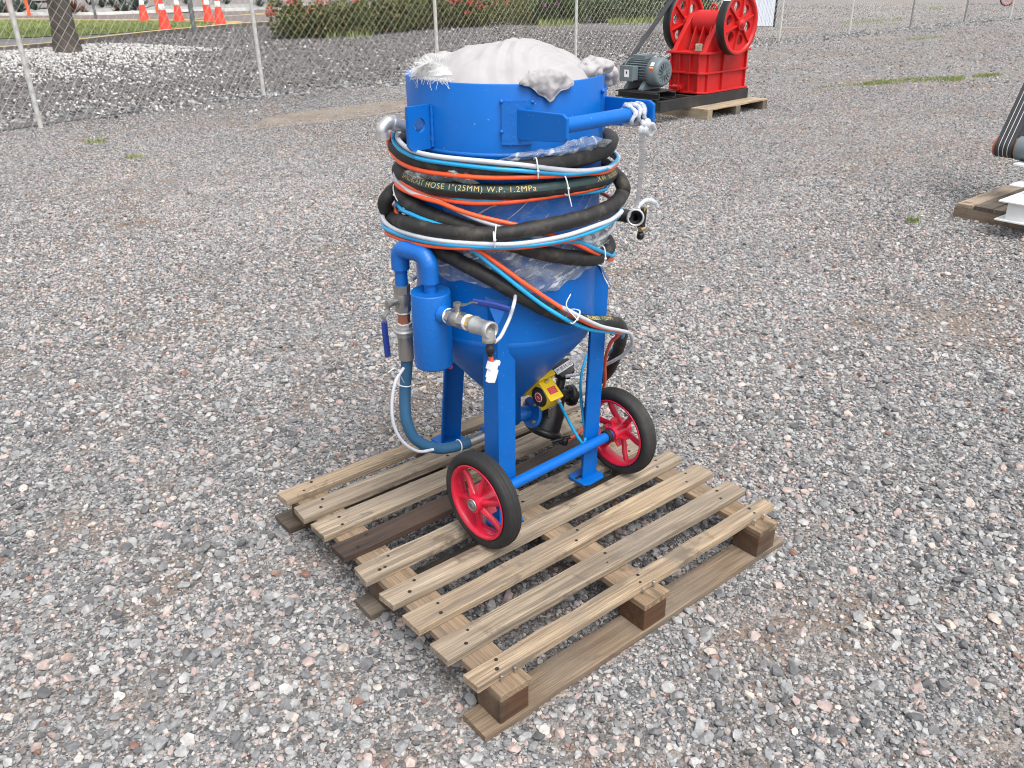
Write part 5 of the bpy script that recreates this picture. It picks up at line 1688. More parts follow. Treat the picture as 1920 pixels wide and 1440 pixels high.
def ibeam(mb, p0, p1, h, w, side):
    p0, p1 = Vector(p0), Vector(p1)
    d = p1 - p0; c = (p0 + p1) / 2
    l = d.length
    R = Matrix.Rotation(math.atan2(d.y, d.x), 3, 'Z')
    s = R @ Vector((0, side, 0))
    mb.box(c + Vector((0, 0, h / 2)), (l, 0.010, h), R)
    mb.box(c + s * w / 2 + Vector((0, 0, h - 0.006)), (l, w, 0.012), R)
    mb.box(c + s * w / 2 + Vector((0, 0, 0.006)), (l, w, 0.012), R)
mb = MB()
ibeam(mb, (-0.62, 0.26, 0.133), (1.24, 0.26, 0.133), 0.125, 0.07, 1)
ibeam(mb, (-0.62, 0.90, 0.133), (1.24, 0.90, 0.133), 0.125, 0.07, -1)
for x in (-0.60, -0.25, 0.15, 1.2):
    ibeam(mb, (x, 0.27, 0.140), (x, 0.89, 0.140), 0.105, 0.06, -1)
cpart('skid', mb, M['black_frame'], bevel=0.002)
mb = MB()
for x in (-0.52, -0.20):
    ibeam(mb, (x, 0.36, 0.262), (x, 1.02, 0.262), 0.075, 0.06, 1)
mb.box((-0.36, 0.70, 0.343), (0.40, 0.55, 0.010))
cpart('motor_rail', mb, M['black_frame'], bevel=0.002)
X0, X1, Y0, Y1, ZB, ZT = 0.26, 1.18, 0.31, 0.82, 0.262, 0.745
mb = MB()
ch = 0.05
mb.prism([(X0, Y0 + ch, (ZB + ZT) / 2), (X0 + ch, Y0, (ZB + ZT) / 2), (X1, Y0, (ZB + ZT) / 2), (X1, Y1, (ZB + ZT) / 2), (X0, Y1, (ZB + ZT) / 2)], (0, 0, ZT - ZB))
body = cpart('crusher_body', mb, M['crusher_red'], bevel=0.003)
for z, e in ((ZB + 0.012, 0.045), (0.508, 0.040), (ZT, 0.050)):
    mb = MB()
    mb.prism([(X0 - e, Y0 + ch - e * 0.4, z), (X0 + ch - e * 0.4, Y0 - e, z), (X1 + e, Y0 - e, z), (X1 + e, Y1 + e, z), (X0 - e, Y1 + e, z)], (0, 0, 0.022))
    cpart('flange', mb, M['crusher_red'], body, bevel=0.003)
RB = None
for x in (0.34, 0.66, 1.17):
    mb = MB(); mb.box((x, Y0 - 0.016, (ZB + ZT) / 2), (0.016, 0.034, ZT - ZB - 0.01)); cpart('rib', mb, M['crusher_red'], body, bevel=0.002)
for y in (0.36, 0.50, 0.66, 0.80):
    mb = MB(); mb.box((X0 - 0.016, y, (ZB + ZT) / 2), (0.034, 0.016, ZT - ZB - 0.01)); cpart('rib', mb, M['crusher_red'], body, bevel=0.002)
FX, FZ = 0.70, 1.075
for y in (0.335, 0.795):
    mb = MB()
    mb.prism([(0.27, y, ZT + 0.01), (0.48, y, FZ - 0.04), (0.60, y, FZ + 0.09), (0.80, y, FZ + 0.09), (0.92, y, FZ - 0.04), (1.14, y, ZT + 0.01)], (0, 0.06, 0))
    cpart('side_plate', mb, M['crusher_red'], body, bevel=0.004)
    mb = MB()
    mb.cyl((FX, y - 0.05, FZ), (FX, y + 0.05, FZ), 0.125, n=28)
    cpart('bearing_housing', mb, M['crusher_red'], body, bevel=0.004)
mb = MB()
mb.cyl((FX, 0.39, FZ), (FX, 0.74, FZ), 0.150, n=40)
for y in (0.44, 0.56, 0.68):
    mb.prism([(FX - 0.14, y, FZ - 0.02), (FX - 0.05, y, FZ - 0.13), (0.52, y, ZT + 0.02), (0.44, y, ZT + 0.02)], (0, 0.018, 0))
jaw = cpart('jaw_barrel', mb, M['crusher_red'])
mb = MB()
mb.sweep([Vector((FX, 0.53 + 0.040 * math.cos(t), FZ + 0.175 + 0.040 * math.sin(t))) for t in np.linspace(0, 2 * math.pi, 25)], 0.014, 10, caps=False)
cpart('lifting_eye', mb, M['crusher_red'], jaw)
mb = MB(); mb.cyl((FX, 0.10, FZ), (FX, 1.10, FZ), 0.045, n=20)
cpart('shaft', mb, M['steel'])
def flywheel(y):
    c = Vector((FX, y, FZ))
    Rr, th = 0.37, 0.115
    w = MB()
    w.mi = 0
    w.lathe(c, (0, 1, 0), [(0.325, -th / 2), (0.335, -th / 2 - 0.002), (Rr - 0.006, -th / 2 - 0.002), (Rr, -th / 2 + 0.003), (Rr, th / 2 - 0.003), (Rr - 0.006, th / 2 + 0.002), (0.335, th / 2 + 0.002), (0.325, th / 2)], 80, closed=True)
    for i in range(len(w.f)):
        ctr = sum((w.v[q] for q in w.f[i]), Vector()) / 4 - c
        if math.hypot(ctr.x, ctr.z) > Rr - 0.004: w.m[i] = 1
    # web with six round holes
    for k in range(6):
        a0, a1 = k * math.pi / 3 + 0.3, (k + 1) * math.pi / 3 + 0.3
        am = (a0 + a1) / 2
        hc = (0.205, am)
        hx_, hz_ = hc[0] * math.cos(am), hc[0] * math.sin(am)
        K = 32
        out, inn = [], []
        for q in range(K):
            t = 2 * math.pi * q / K
            dx, dz = math.cos(t), math.sin(t)
            lo, hi = 0.0, 0.5
            for _ in range(24):
                m_ = (lo + hi) / 2
                px_, pz_ = hx_ + dx * m_, hz_ + dz * m_
                r_ = math.hypot(px_, pz_); an = math.atan2(pz_, px_)
                da = (an - am + math.pi) % (2 * math.pi) - math.pi
                if 0.06 < r_ < 0.327 and abs(da) < math.pi / 6: lo = m_
                else: hi = m_
            out.append((hx_ + dx * lo, hz_ + dz * lo)); inn.append((hx_ + dx * 0.063, hz_ + dz * 0.063))
        for sgn in (-1, 1):
            vs = [c + Vector((x, sgn * 0.020, z)) for x, z in out + inn]
            w.add(vs, [(q, (q + 1) % K, K + (q + 1) % K, K + q)[::-sgn] for q in range(K)], False)
        vs = [c + Vector((x, s_, z)) for s_ in (-0.020, 0.020) for x, z in inn]
        w.add(vs, [(q, (q + 1) % K, K + (q + 1) % K, K + q) for q in range(K)], True)
    w.cyl(c - Vector((0, 0.075, 0)), c + Vector((0, 0.075, 0)), 0.075, n=28)
    fw = cpart('flywheel', w, [M['crusher_red'], M['black_iron']])
    for k in range(6):
        a = k * math.pi / 3 + 0.3
        rb = MB()
        d = Vector((math.cos(a), 0, math.sin(a)))
        n_ = Vector((-math.sin(a), 0, math.cos(a))) * 0.009
        for s_ in (-1, 1):
            i0, i1 = c + d * 0.07, c + d * 0.325
            rb.hexa([i0 - n_ + Vector((0, s_ * 0.018, 0)), i1 - n_ + Vector((0, s_ * 0.018, 0)), i1 + n_ + Vector((0, s_ * 0.018, 0)), i0 + n_ + Vector((0, s_ * 0.018, 0)),
                     i0 - n_ + Vector((0, s_ * 0.060, 0)), i1 - n_ + Vector((0, s_ * 0.038, 0)), i1 + n_ + Vector((0, s_ * 0.038, 0)), i0 + n_ + Vector((0, s_ * 0.060, 0))])
        cpart('rib', rb, M['crusher_red'], fw)
    b = MB(); b.lathe(c - Vector((0, 0.075, 0)), (0, -1, 0), [(0.055, 0), (0.052, 0.012), (0.001, 0.014)], 20); b.cyl(c - Vector((0.0, 0.089, 0)), c - Vector((0, 0.095, 0)), 0.012, n=10)
    cpart('hub_cap', b, M['crusher_red'], fw)
    return fw
f1 = flywheel(0.165)
f2 = flywheel(0.985)
mb = MB()
ths = np.linspace(2.02, 2.34, 7)
for i in range(6):
    mb.add([Vector((FX + 0.3725 * math.cos(t), 0.165 + y, FZ + 0.3725 * math.sin(t))) for t, y in ((ths[i], -0.045), (ths[i], 0.052), (ths[i + 1], 0.052), (ths[i + 1], -0.045))], [(0, 1, 2, 3)], True)
cpart('paper_label', mb, M['label_white'], f1)
# motor
MX, MZ = -0.34, 0.56
mo = MB()
def my(y): return Vector((MX, y, MZ))
mo.cyl(my(0.60), my(0.96), 0.135, n=32)
mot = cpart('motor', mo, M['motor_grey'])
for k in range(30):
    a = 2 * math.pi * k / 30
    if 3.6 < a < 5.8: continue
    fnb = MB()
    d = Vector((math.cos(a), 0, math.sin(a)))
    nn = Vector((-math.sin(a), 0, math.cos(a))) * 0.004
    fnb.hexa([my(0.61) + d * 0.13 - nn, my(0.95) + d * 0.13 - nn, my(0.95) + d * 0.13 + nn, my(0.61) + d * 0.13 + nn, my(0.61) + d * 0.160 - nn, my(0.95) + d * 0.160 - nn, my(0.95) + d * 0.160 + nn, my(0.61) + d * 0.160 + nn])
    cpart('cooling_fin', fnb, M['motor_grey'], mot)
mb = MB()
mb.lathe(my(0.445), (0, 1, 0), [(0.001, 0.014), (0.06, 0.012), (0.11, 0.004), (0.130, 0.0), (0.155, 0.008), (0.168, 0.03), (0.170, 0.10), (0.170, 0.165), (0.158, 0.168)], 40)
fcv = cpart('fan_cover', mb, M['motor_grey'], mot)
mb = MB()
for k in range(14):
    a = 2 * math.pi * k / 14
    d = Vector((math.cos(a), 0, math.sin(a)))
    n_ = Vector((-math.sin(a), 0, math.cos(a))) * 0.004
    mb.hexa([my(0.450) + d * r + n_ * s_ + Vector((0, dy, 0)) for dy in (0.0, -0.012) for r, s_ in ((0.035, -1), (0.112, -1), (0.112, 1), (0.035, 1))])
mb.cyl(my(0.452), my(0.440), 0.032, n=20)
cpart('fan_grille', mb, M['motor_grey'], mot)
mb = MB()
for t0_, t1_, y0_, y1_, mi in ((2.35, 2.62, 0.505, 0.555, 0), (2.70, 2.80, 0.50, 0.56, 1), (2.81, 2.95, 0.50, 0.56, 2)):
    mb.mi = mi
    mb.add([my(y) + Vector((math.cos(t), 0, math.sin(t))) * 0.1715 for t, y in ((t0_, y0_), (t0_, y1_), (t1_, y1_), (t1_, y0_))], [(0, 1, 2, 3)], True)
cpart('sticker', mb, [M['label_white'], M['label_yellow'], M['label_red']], mot)
mb = MB(); mb.box(my(0.83) + Vector((-0.205, 0, -0.01)), (0.10, 0.20, 0.17)); mb.box(my(0.83) + Vector((-0.262, 0, -0.01)), (0.016, 0.215, 0.185))
tbx = cpart('terminal_box', mb, M['motor_grey'], mot, bevel=0.012)
mb = MB(); mb.box(my(0.83) + Vector((-0.271, -0.01, -0.01)), (0.002, 0.075, 0.085)); mb.mi = 1; mb.box(my(0.83) + Vector((-0.2725, -0.01, 0.0)), (0.001, 0.02, 0.03))
cpart('sticker', mb, [M['label_white'], M['print']], tbx)
mb = MB(); mb.box(my(0.80) + Vector((0.0, 0, 0.165)), (0.15, 0.20, 0.05)); mb.box(my(0.74) + Vector((0.0, 0, 0.193)), (0.09, 0.06, 0.006))
cpart('top_cover', mb, M['motor_grey'], mot, bevel=0.008)
mb = MB()
mb.lathe(my(0.955), (0, 1, 0), [(0.150, 0.0), (0.152, 0.02), (0.10, 0.05), (0.04, 0.055), (0.03, 0.12), (0.001, 0.12)], 32)
for y in (0.66, 0.90):
    mb.prism([(MX - 0.19, y, 0.352), (MX + 0.19, y, 0.352), (MX + 0.19, y, 0.37), (MX + 0.10, y, 0.46), (MX - 0.10, y, 0.46), (MX - 0.19, y, 0.37)], (0, 0.06, 0))
cpart('motor_foot', mb, M['motor_grey'], mot, bevel=0.003)
mb = MB()
PC = Vector((MX, 1.03, MZ))
mb.cyl(PC - Vector((0, 0.05, 0)), PC + Vector((0, 0.05, 0)), 0.085, n=28)
cpart('motor_pulley', mb, M['black_iron'])
# belts from the motor pulley round the far flywheel
def belt_loop(c0, r0, c1, r1, y, w, t, name, mat, parent):
    d = Vector((c1.x - c0.x, c1.z - c0.z)); l = d.length; a = math.atan2(d.y, d.x)
    b = math.acos((r0 - r1) / l)
    pts = []
    for k in np.linspace(b, 2 * math.pi - b, 20): pts.append((c0.x + r0 * math.cos(a + k), c0.z + r0 * math.sin(a + k)))
    for k in np.linspace(-b, b, 20): pts.append((c1.x + r1 * math.cos(a + k), c1.z + r1 * math.sin(a + k)))
    n = len(pts)
    mb = MB()
    ctr = [Vector((p[0], y, p[1])) for p in pts]
    vs = []
    for i in range(n):
        dd = (ctr[(i + 1) % n] - ctr[i - 1]).normalized()
        nn = Vector((dd.z, 0, -dd.x))
        vs += [ctr[i] + nn * (t / 2) + Vector((0, -w / 2, 0)), ctr[i] + nn * (t / 2) + Vector((0, w / 2, 0)), ctr[i] - nn * (t / 2) + Vector((0, w / 2, 0)), ctr[i] - nn * (t / 2) + Vector((0, -w / 2, 0))]
    mb.add(vs, [(i * 4 + k, ((i + 1) % n) * 4 + k, ((i + 1) % n) * 4 + (k + 1) % 4, i * 4 + (k + 1) % 4) for i in range(n) for k in range(4)], False)
    return build(name, mb, mat, parent)
for y in (0.965, 0.990, 1.015):
    belt_loop(Vector((MX, 0, MZ)), 0.088, Vector((FX, 0, FZ)), 0.374, y + 0.02, 0.024, 0.012, 'belt', M['old_belt'], cr)
mb = MB()
mb.sweep([Vector((X0 - 0.08 + 0.022 * math.cos(t), 0.62 + t * 0.0016 * 1.2, 0.335 + 0.022 * math.sin(t))) for t in np.linspace(0, 44, 170)], 0.0045, 6)
mb.cyl((X0 - 0.08, 0.58, 0.335), (X0 - 0.08, 0.76, 0.335), 0.012, n=10); mb.box((X0 - 0.05, 0.605, 0.33), (0.10, 0.02, 0.06))
cpart('tension_spring', mb, M['crusher_red'])
mb = MB(); mb.cyl((0.36, 0.58, ZT + 0.01), (0.36, 0.58, ZT + 0.085), 0.014, n=10); mb.cyl((0.36, 0.58, ZT + 0.05), (0.36, 0.58, ZT + 0.065), 0.022, n=6)
cpart('bolt', mb, M['crusher_red'])
wbk = MB(); wbk.box((0, 0, 0), (0.13, 0.09, 0.09))
CMAT = Matrix.Translation(CO) @ Matrix.Rotation(CRZ, 4, 'Z')
o = tag(build('wood_block', wbk, M['pale_wood'], bevel=0.012), 'small pale offcut of wood lying on the deck of the red crusher', 'wood block')
o.matrix_world = CMAT @ Matrix.Translation((0.315, 0.44, ZT + 0.062)) @ Matrix.Rotation(0.6, 4, 'Z')

# ------------------------------------------------------------------ white machine at the right edge
PO2 = Vector((3.311, 6.132, 0)); RZ2 = math.atan2(0.62, 0.78)
p2 = thing('wooden_pallet', 'dark stained pallet under the white machine at the right edge', 'pallet', PO2, RZ2)
for i in range(8):      # boards run along x, stacked towards the camera along -y
    plank('board', 0.0, 1.25, -(i * 0.130 + 0.122), -i * 0.130 - (0.0 if i else 0.0), 0.085, 0.112, M['slat'] if i in (0, 5) else M['old_wood'], p2, seed=300 + i, warp=0.002)
for x in (0.05, 0.62, 1.19):
    o = plank('bearer', -1.04, 0.01, -0.05, 0.05, 0.0, 0.083, M['runner'], p2, seed=320 + int(x * 10)); o.rotation_euler = (0, 0, math.radians(90)); o.location = (x, -0.515, 0.0425)
wm = thing('white_machine', 'white painted machine with a ribbed black drive belt cut off by the right edge', 'machine', PO2, RZ2)
def wpart(name, mb, mat, parent=wm, **k): return build(name, mb, mat, parent, **k)
mb = MB()
for y0 in (-0.41,):
    mb.box((0.37, y0 - 0.10, 0.124), (1.36, 0.22, 0.012)); mb.box((0.37, y0 - 0.10, 0.250), (1.36, 0.22, 0.012)); mb.box((0.38, y0 - 0.115, 0.187), (1.30, 0.15, 0.116))
mb.box((0.62, -0.86, 0.120), (0.98, 0.20, 0.012)); mb.box((0.62, -0.86, 0.244), (0.98, 0.20, 0.012)); mb.box((0.62, -0.86, 0.182), (0.94, 0.012, 0.114))
mb.box((0.30, -0.62, 0.252), (0.20, 0.74, 0.012)); mb.box((0.98, -0.62, 0.252), (0.20, 0.74, 0.012))
wpart('base_frame', mb, M['white_paint'], bevel=0.003)
mb = MB(); mb.box((0.92, -0.74, 0.46), (0.30, 0.26, 0.40))
wpart('housing', mb, M['white_paint'], bevel=0.01)
mb = MB(); mb.cyl((0.0, -0.47, 0.254), (0.0, -0.47, 0.33), 0.030, n=20); mb.cyl((0.45, -0.42, 0.254), (0.45, -0.40, 0.37), 0.035, n=20); mb.box((0.47, -0.34, 0.372), (0.26, 0.30, 0.012))
wpart('motor_stand', mb, M['white_paint'])
BCy = 0.0
mcx, mcz = 0.505, 0.462
mb = MB(); mb.cyl((mcx, -0.14, mcz), (mcx, -0.46, mcz), 0.085, n=28); mb.cyl((mcx, -0.46, mcz), (mcx, -0.53, mcz), 0.09, n=28); mb.box((mcx, -0.30, mcz - 0.088), (0.16, 0.24, 0.02))
wpart('motor', mb, M['motor_grey'], bevel=0.004)
mb = MB(); mb.lathe((mcx, -0.140, mcz), (0, 1, 0), [(0.001, 0.0), (0.074, 0.0), (0.074, 0.008), (0.066, 0.012), (0.066, 0.14), (0.072, 0.145), (0.072, 0.152), (0.001, 0.152)], 32)
wpart('pulley', mb, M['pulley'])
mb = MB(); mb.lathe((mcx, 0.012, mcz), (0, 1, 0), [(0.070, -0.002), (0.074, 0.0), (0.072, 0.007), (0.001, 0.007)], 28)
wpart('pulley_face', mb, M['pink'])
big = Vector((1.02, 0, 1.14))
for k in range(4):
    y = -0.016 - k * 0.031
    belt_loop(Vector((mcx, 0, mcz)), 0.073, big, 0.17, y, 0.0285, 0.013, 'belt', M['old_belt'], wm)
for k in range(3):
    y = -0.0315 - k * 0.031
    belt_loop(Vector((mcx, 0, mcz)), 0.0790, Vector((big.x, 0, big.z)), 0.176, y, 0.0040, 0.002, 'belt_line', M['belt_edge'], wm)
mb = MB(); mb.cyl((big.x, 0.0, big.z), (big.x, -0.13, big.z), 0.165, n=36); mb.cyl((big.x, -0.13, big.z), (big.x, -0.40, big.z), 0.03, n=16)
wpart('pulley', mb, M['pulley'])

# ------------------------------------------------------------------ wire mesh fence
FPX = [(77, 240), (495, 180), (822, 146), (1079, 119), (1290, 98), (1460, 79), (1591, 66), (1706, 52), (1807, 42), (1893, 37), (1975, 31), (2050, 26)]
FPT = [at(*q) for q in FPX]
FPT.insert(0, FPT[0] * 2 - FPT[1]); FPT[0].z = 0
fence = thing('wire_fence', 'chain link fence on slim pale posts running across the whole yard', 'fence', (FPT[0].x, FPT[0].y, 0))
FO = Vector((FPT[0].x, FPT[0].y, 0))
mbp = MB(); mbp.cyl((0, 0, -0.2), (0, 0, 2.12), 0.030, n=12); mbp.ball((0, 0, 2.12), 0.034, 5); PMW = mbp.mesh('post')
PMW.materials.append(M['post'])
PMG = PMW.copy(); PMG.materials.clear(); PMG.materials.append(M['grey_post'])
for i, p in enumerate(FPT):
    o = link('post', PMG if i in (8, 9) else PMW, M['post'], fence, label='darker grey fence post' if i in (8, 9) else None)
    o.location = p - FO
for i in range(len(FPT) - 1):
    A, B_ = FPT[i] - FO, FPT[i + 1] - FO
    d = B_ - A; l = d.length; dh = d / l
    nx = Vector((-dh.y, dh.x, 0)).normalized()
    mb = MB()
    H0, H1, pit, sl, rw = 0.03, 2.05, 0.125, 1.18, 0.0027
    for sg in (-1, 1):
        off = 0.0
        n0 = int((l + (H1 - H0) / sl) / pit) + 2
        for q in range(n0):
            s0 = q * pit - ((H1 - H0) / sl if sg > 0 else 0)
            # z = H0 + sl*(s-s0) (sg>0) or H0 + sl*(s0-s)
            if sg > 0:
                sa, sb = max(0, s0), min(l, s0 + (H1 - H0) / sl)
                za, zb_ = H0 + sl * (sa - s0), H0 + sl * (sb - s0)
            else:
                sa, sb = max(0, s0 - (H1 - H0) / sl), min(l, s0)
                za, zb_ = H0 + sl * (s0 - sa), H0 + sl * (s0 - sb)
            if sb - sa < 0.02: continue
            a_, b_ = A + dh * sa + Vector((0, 0, za)) + nx * (0.003 * sg - 0.034), A + dh * sb + Vector((0, 0, zb_)) + nx * (0.003 * sg - 0.034)
            mb.cyl(a_, b_, rw, n=3, caps=False, smooth=False)
    o = build('wire_mesh', mb, M['wire'], fence)
    o['kind'] = 'stuff'
    mb = MB()
    mb.cyl(A + Vector((0, 0, 2.06)), B_ + Vector((0, 0, 2.06)), 0.018, n=8)
    build('top_rail', mb, M['post'], fence)

# ------------------------------------------------------------------ things beyond the fence
tp = at(128, 99)
tree = thing('tree', 'thick grey tree trunk standing in white pebbles behind the fence', 'tree', tp)
mb = MB()
def trunk_r(z): return 0.235 + 0.085 * math.exp(-z * 3.5) - 0.018 * z
path = [Vector((0, 0, z)) + Vector((0.05 * math.sin(z), 0.04 * math.cos(z * 1.3), 0)) * min(1, z) for z in np.linspace(-0.15, 3.6, 40)]
prof_n = 20
mb.sweep(path, 1.0, prof_n, rf=lambda s, k: trunk_r(s) * (1 + 0.05 * math.sin(k * 6.283 * 5 + s * 2) + 0.03 * math.sin(k * 6.283 * 9 - s * 5)))
tops = []
for k in range(6):
    a = k * 1.05 + 0.3
    e = Vector((math.cos(a) * 1.3, math.sin(a) * 1.3, 4.7 + 0.5 * (k % 3)))
    mb.sweep(spline([path[-3], (path[-3] + e) / 2 + Vector((0, 0, -0.15)), e], 0.15), 0.10, 8, rf=lambda s, q: max(0.3, 1 - s * 0.38))
    tops.append(e)
build('trunk', mb, M['bark'], tree)
def leaves(name, centers, n, size, mat, parent, tlo=0.0, thi=1.0):
    """centers: (centre, radii); leaf-sized quads spread through each volume"""
    vs, fs, tn = [], [], []
    for i in range(n):
        c, r = random.choice(centers)
        d = Vector((random.gauss(0, 1), random.gauss(0, 1), random.gauss(0, 1))).normalized() * random.uniform(0.35, 1.0) ** 0.5
        p = c + Vector((d.x * r[0], d.y * r[1], d.z * r[2]))
        q = Vector((random.gauss(0, 1), random.gauss(0, 1), random.gauss(0.5, 1))).normalized()
        x = q.orthogonal().normalized(); x.rotate(Quaternion(q, random.uniform(0, 6.28))); y = q.cross(x)
        s = size * random.uniform(0.6, 1.3)
        b = len(vs)
        vs += [p - x * s, p - y * s * 0.45 + q * s * 0.1, p + x * s, p + y * s * 0.45 + q * s * 0.1]
        fs.append((b, b + 1, b + 2, b + 3))
        tn.append(min(1, max(0, random.uniform(tlo, thi))))
    me = bpy.data.meshes.new(name)
    me.from_pydata([tuple(v) for v in vs], [], fs)
    a = me.attributes.new('tint', 'FLOAT', 'FACE'); a.data.foreach_set('value', tn)
    return link(name, me, mat, parent)
leaves('crown', [(e + Vector((random.uniform(-.4, .4), random.uniform(-.4, .4), random.uniform(0.2, 0.7))), (0.9, 0.9, 0.6)) for e in tops for _ in range(3)], 7000, 0.07, M['green_leaf'], tree)

def cone_thing(px, h, label, first=None):
    p = at(*px)
    if first is not None:
        return dup(first, p, random.uniform(0, 1), label, h / 0.75)
    r = thing('traffic_cone', label, 'traffic cone', p, 0.2, 'orange traffic cones round the lawn')
    r.scale = (h / 0.75,) * 3
    mb = MB(); mb.prism([(x, y, 0.018) for x, y in ((-0.20, -0.17), (-0.17, -0.20), (0.17, -0.20), (0.20, -0.17), (0.20, 0.17), (0.17, 0.20), (-0.17, 0.20), (-0.20, 0.17))], (0, 0, 0.036))
    build('base', mb, M['black_iron'], r, bevel=0.006)
    mb = MB(); mb.lathe((0, 0, 0.036), (0, 0, 1), [(0.158, 0.0), (0.150, 0.02), (0.045, 0.66), (0.034, 0.70), (0.026, 0.702), (0.024, 0.69)], 28)
    build('cone_body', mb, M['cone'], r)
    mb = MB(); mb.lathe((0, 0, 0.036), (0, 0, 1), [(0.0820, 0.450), (0.0825, 0.4505), (0.0600, 0.588), (0.0595, 0.588)], 28)
    build('reflective_sleeve', mb, M['reflect'], r)
    return r
c0 = cone_thing((311, 59.3), 0.78, 'nearest orange traffic cone, in front of the lawn edge')
cone_thing((272, 41.6), 0.72, 'leftmost orange traffic cone at the back edge of the lawn', c0)
cone_thing((337, 43.0), 0.72, 'orange traffic cone between the nearest cone and the grey steel post', c0)
cone_thing((393, 44.0), 0.74, 'orange traffic cone in front of the right hand orange stake', c0)
cone_thing((414, 50.0), 0.76, 'rightmost orange traffic cone by the yellow kerb corner', c0)
def stake(px, h, lean, label, first=None):
    p = at(*px)
    if first is not None:
        r = dup(first, p, 0, label)
        r.rotation_euler = (0, lean, 0)
        return r
    r = thing('marker_stake', label, 'stake', p, 0, 'orange marker stakes along the path')
    r.rotation_euler = (0, lean, 0)
    mb = MB(); mb.cyl((0, 0, -0.1), (0, 0, h), 0.060, n=14)
    build('stake_tube', mb, M['bollard'], r)
    mb = MB(); mb.lathe((0, 0, h), (0, 0, 1), [(0.061, -0.005), (0.061, 0.01), (0.045, 0.04), (0.001, 0.05)], 14)
    build('cap', mb, M['bollard'], r)
    return r
s0_ = stake((20, 29.5), 0.60, 0.02, 'leftmost orange marker stake before the agaves')
stake((55.5, 30), 0.60, -0.02, 'orange marker stake with a rounded pale top left of the tree', s0_)
stake((296, 24), 0.60, 0.0, 'orange marker stake behind the traffic cones', s0_)
stake((385, 23), 0.60, 0.0, 'orange marker stake at the right behind the cones', s0_)
def post_thing(px, h, r_, mat, name, label, cat):
    p = at(*px)
    r = thing(name, label, cat, p)
    mb = MB(); mb.cyl((0, 0, -0.2), (0, 0, h), r_, n=16); build('pole', mb, mat, r)
    mb = MB(); mb.box((0, 0, h + 0.25), (0.5, 0.03, 0.5)); build('sign_plate', mb, M['label_white'], r, bevel=0.01)
    return r
post_thing((366, 66), 2.6, 0.060, M['grey_post'], 'steel_post', 'thick dark grey steel post beside the traffic cones', 'post')
post_thing((181, 39.5), 2.4, 0.040, M['grey_post'], 'steel_post', 'thin grey steel post at the back of the lawn', 'post')

def shrub(name, label, pxs, hgt, dep, n, mat, flowers=None, size=0.045, thi=1.0, group='flowering hedge shrubs behind the fence'):
    base = [at(*q) for q in pxs]
    o = (base[0] + base[-1]) / 2
    r = thing(name, label, 'shrub', o, 0, group)
    cs = []
    stems = MB()
    L_ = sum((base[i + 1] - base[i]).length for i in range(len(base) - 1))
    m = max(3, int(L_ / 0.28))
    for k in range(m):
        f = (k + 0.5) / m * (len(base) - 1)
        i = min(len(base) - 2, int(f)); f -= i
        b = base[i].lerp(base[i + 1], f) - o
        back = Vector((-b.y, b.x, 0))
        for q in range(3):
            h = hgt * random.uniform(0.8, 1.12)
            y = dep * (q / 2)
            away = Vector((0.25, 0.97, 0))
            c = b + away * y + Vector((random.uniform(-0.1, 0.1), 0, h * 0.5))
            cs.append((c, (0.26 * random.uniform(0.8, 1.3), 0.30, h * 0.52)))
            stems.sweep([c * 1.0 - Vector((0, 0, c.z)) , c + Vector((random.uniform(-0.1, 0.1), 0, 0.1))], 0.012, 5)
    build('stem', stems, M['bark'], r)
    leaves('foliage', cs, n, size, mat, r, 0.0, thi)
    if flowers:
        for nm, fm, cl, cnt in flowers:
            fc = []
            for q in cl:
                g = at(*q[:2]) if False else None
                f = q[0] * (len(base) - 1)
                i = min(len(base) - 2, int(f))
                b = base[i].lerp(base[i + 1], f - i) - o
                fc.append((b + Vector((0, -0.14, hgt * q[1])), (q[2], 0.14, q[2] * 0.8)))
            leaves(nm, fc, cnt, 0.038, fm, r)
    return r
shrub('flowering_shrub', 'bushy shrub with orange flower tips beside the road, left of the others', [(512, 74), (580, 73), (650, 70)], 0.86, 0.9, 11000, M['hedge_leaf'],
      [('flower', M['flower_red'], [(0.03, 0.75, 0.14), (0.3, 1.02, 0.16), (0.75, 1.05, 0.2), (0.5, 0.9, 0.3)], 260)])
shrub('flowering_shrub', 'olive green shrub with scattered orange tips directly behind the third fence post', [(655, 70), (740, 62), (815, 56)], 0.95, 0.9, 11000, M['hedge_leaf'],
      [('flower', M['flower_red'], [(0.1, 1.0, 0.2), (0.35, 1.05, 0.15)], 120)])
shrub('flowering_shrub', 'hedge with bright coral flower clusters right of the third fence post', [(822, 56), (900, 52), (985, 48)], 1.0, 0.9, 11000, M['hedge_leaf'],
      [('flower', M['flower_red'], [(0.25, 0.80, 0.16), (0.38, 0.68, 0.14), (0.50, 0.60, 0.16), (0.62, 0.64, 0.18), (0.75, 0.70, 0.16), (0.35, 0.42, 0.07), (0.18, 0.72, 0.12)], 620), ('purple_flower', M['flower_purple'], [(0.6, 1.0, 0.14), (0.72, 1.02, 0.1)], 120)])
shrub('flowering_shrub', 'dark green hedge with purple flowers left of the fourth fence post', [(990, 48), (1040, 46), (1075, 45)], 1.05, 0.9, 8000, M['green_leaf'],
      [('purple_flower', M['flower_purple'], [(0.6, 0.92, 0.12), (0.55, 0.65, 0.10), (0.3, 0.62, 0.07)], 150)])
shrub('flowering_shrub', 'dark green hedge with sparse purple flowers nearest to the red crusher', [(1080, 45), (1160, 43), (1270, 38), (1340, 36)], 1.05, 0.9, 14000, M['green_leaf'],
      [('purple_flower', M['flower_purple'], [(0.37, 0.95, 0.10), (0.42, 0.8, 0.08)], 120)])
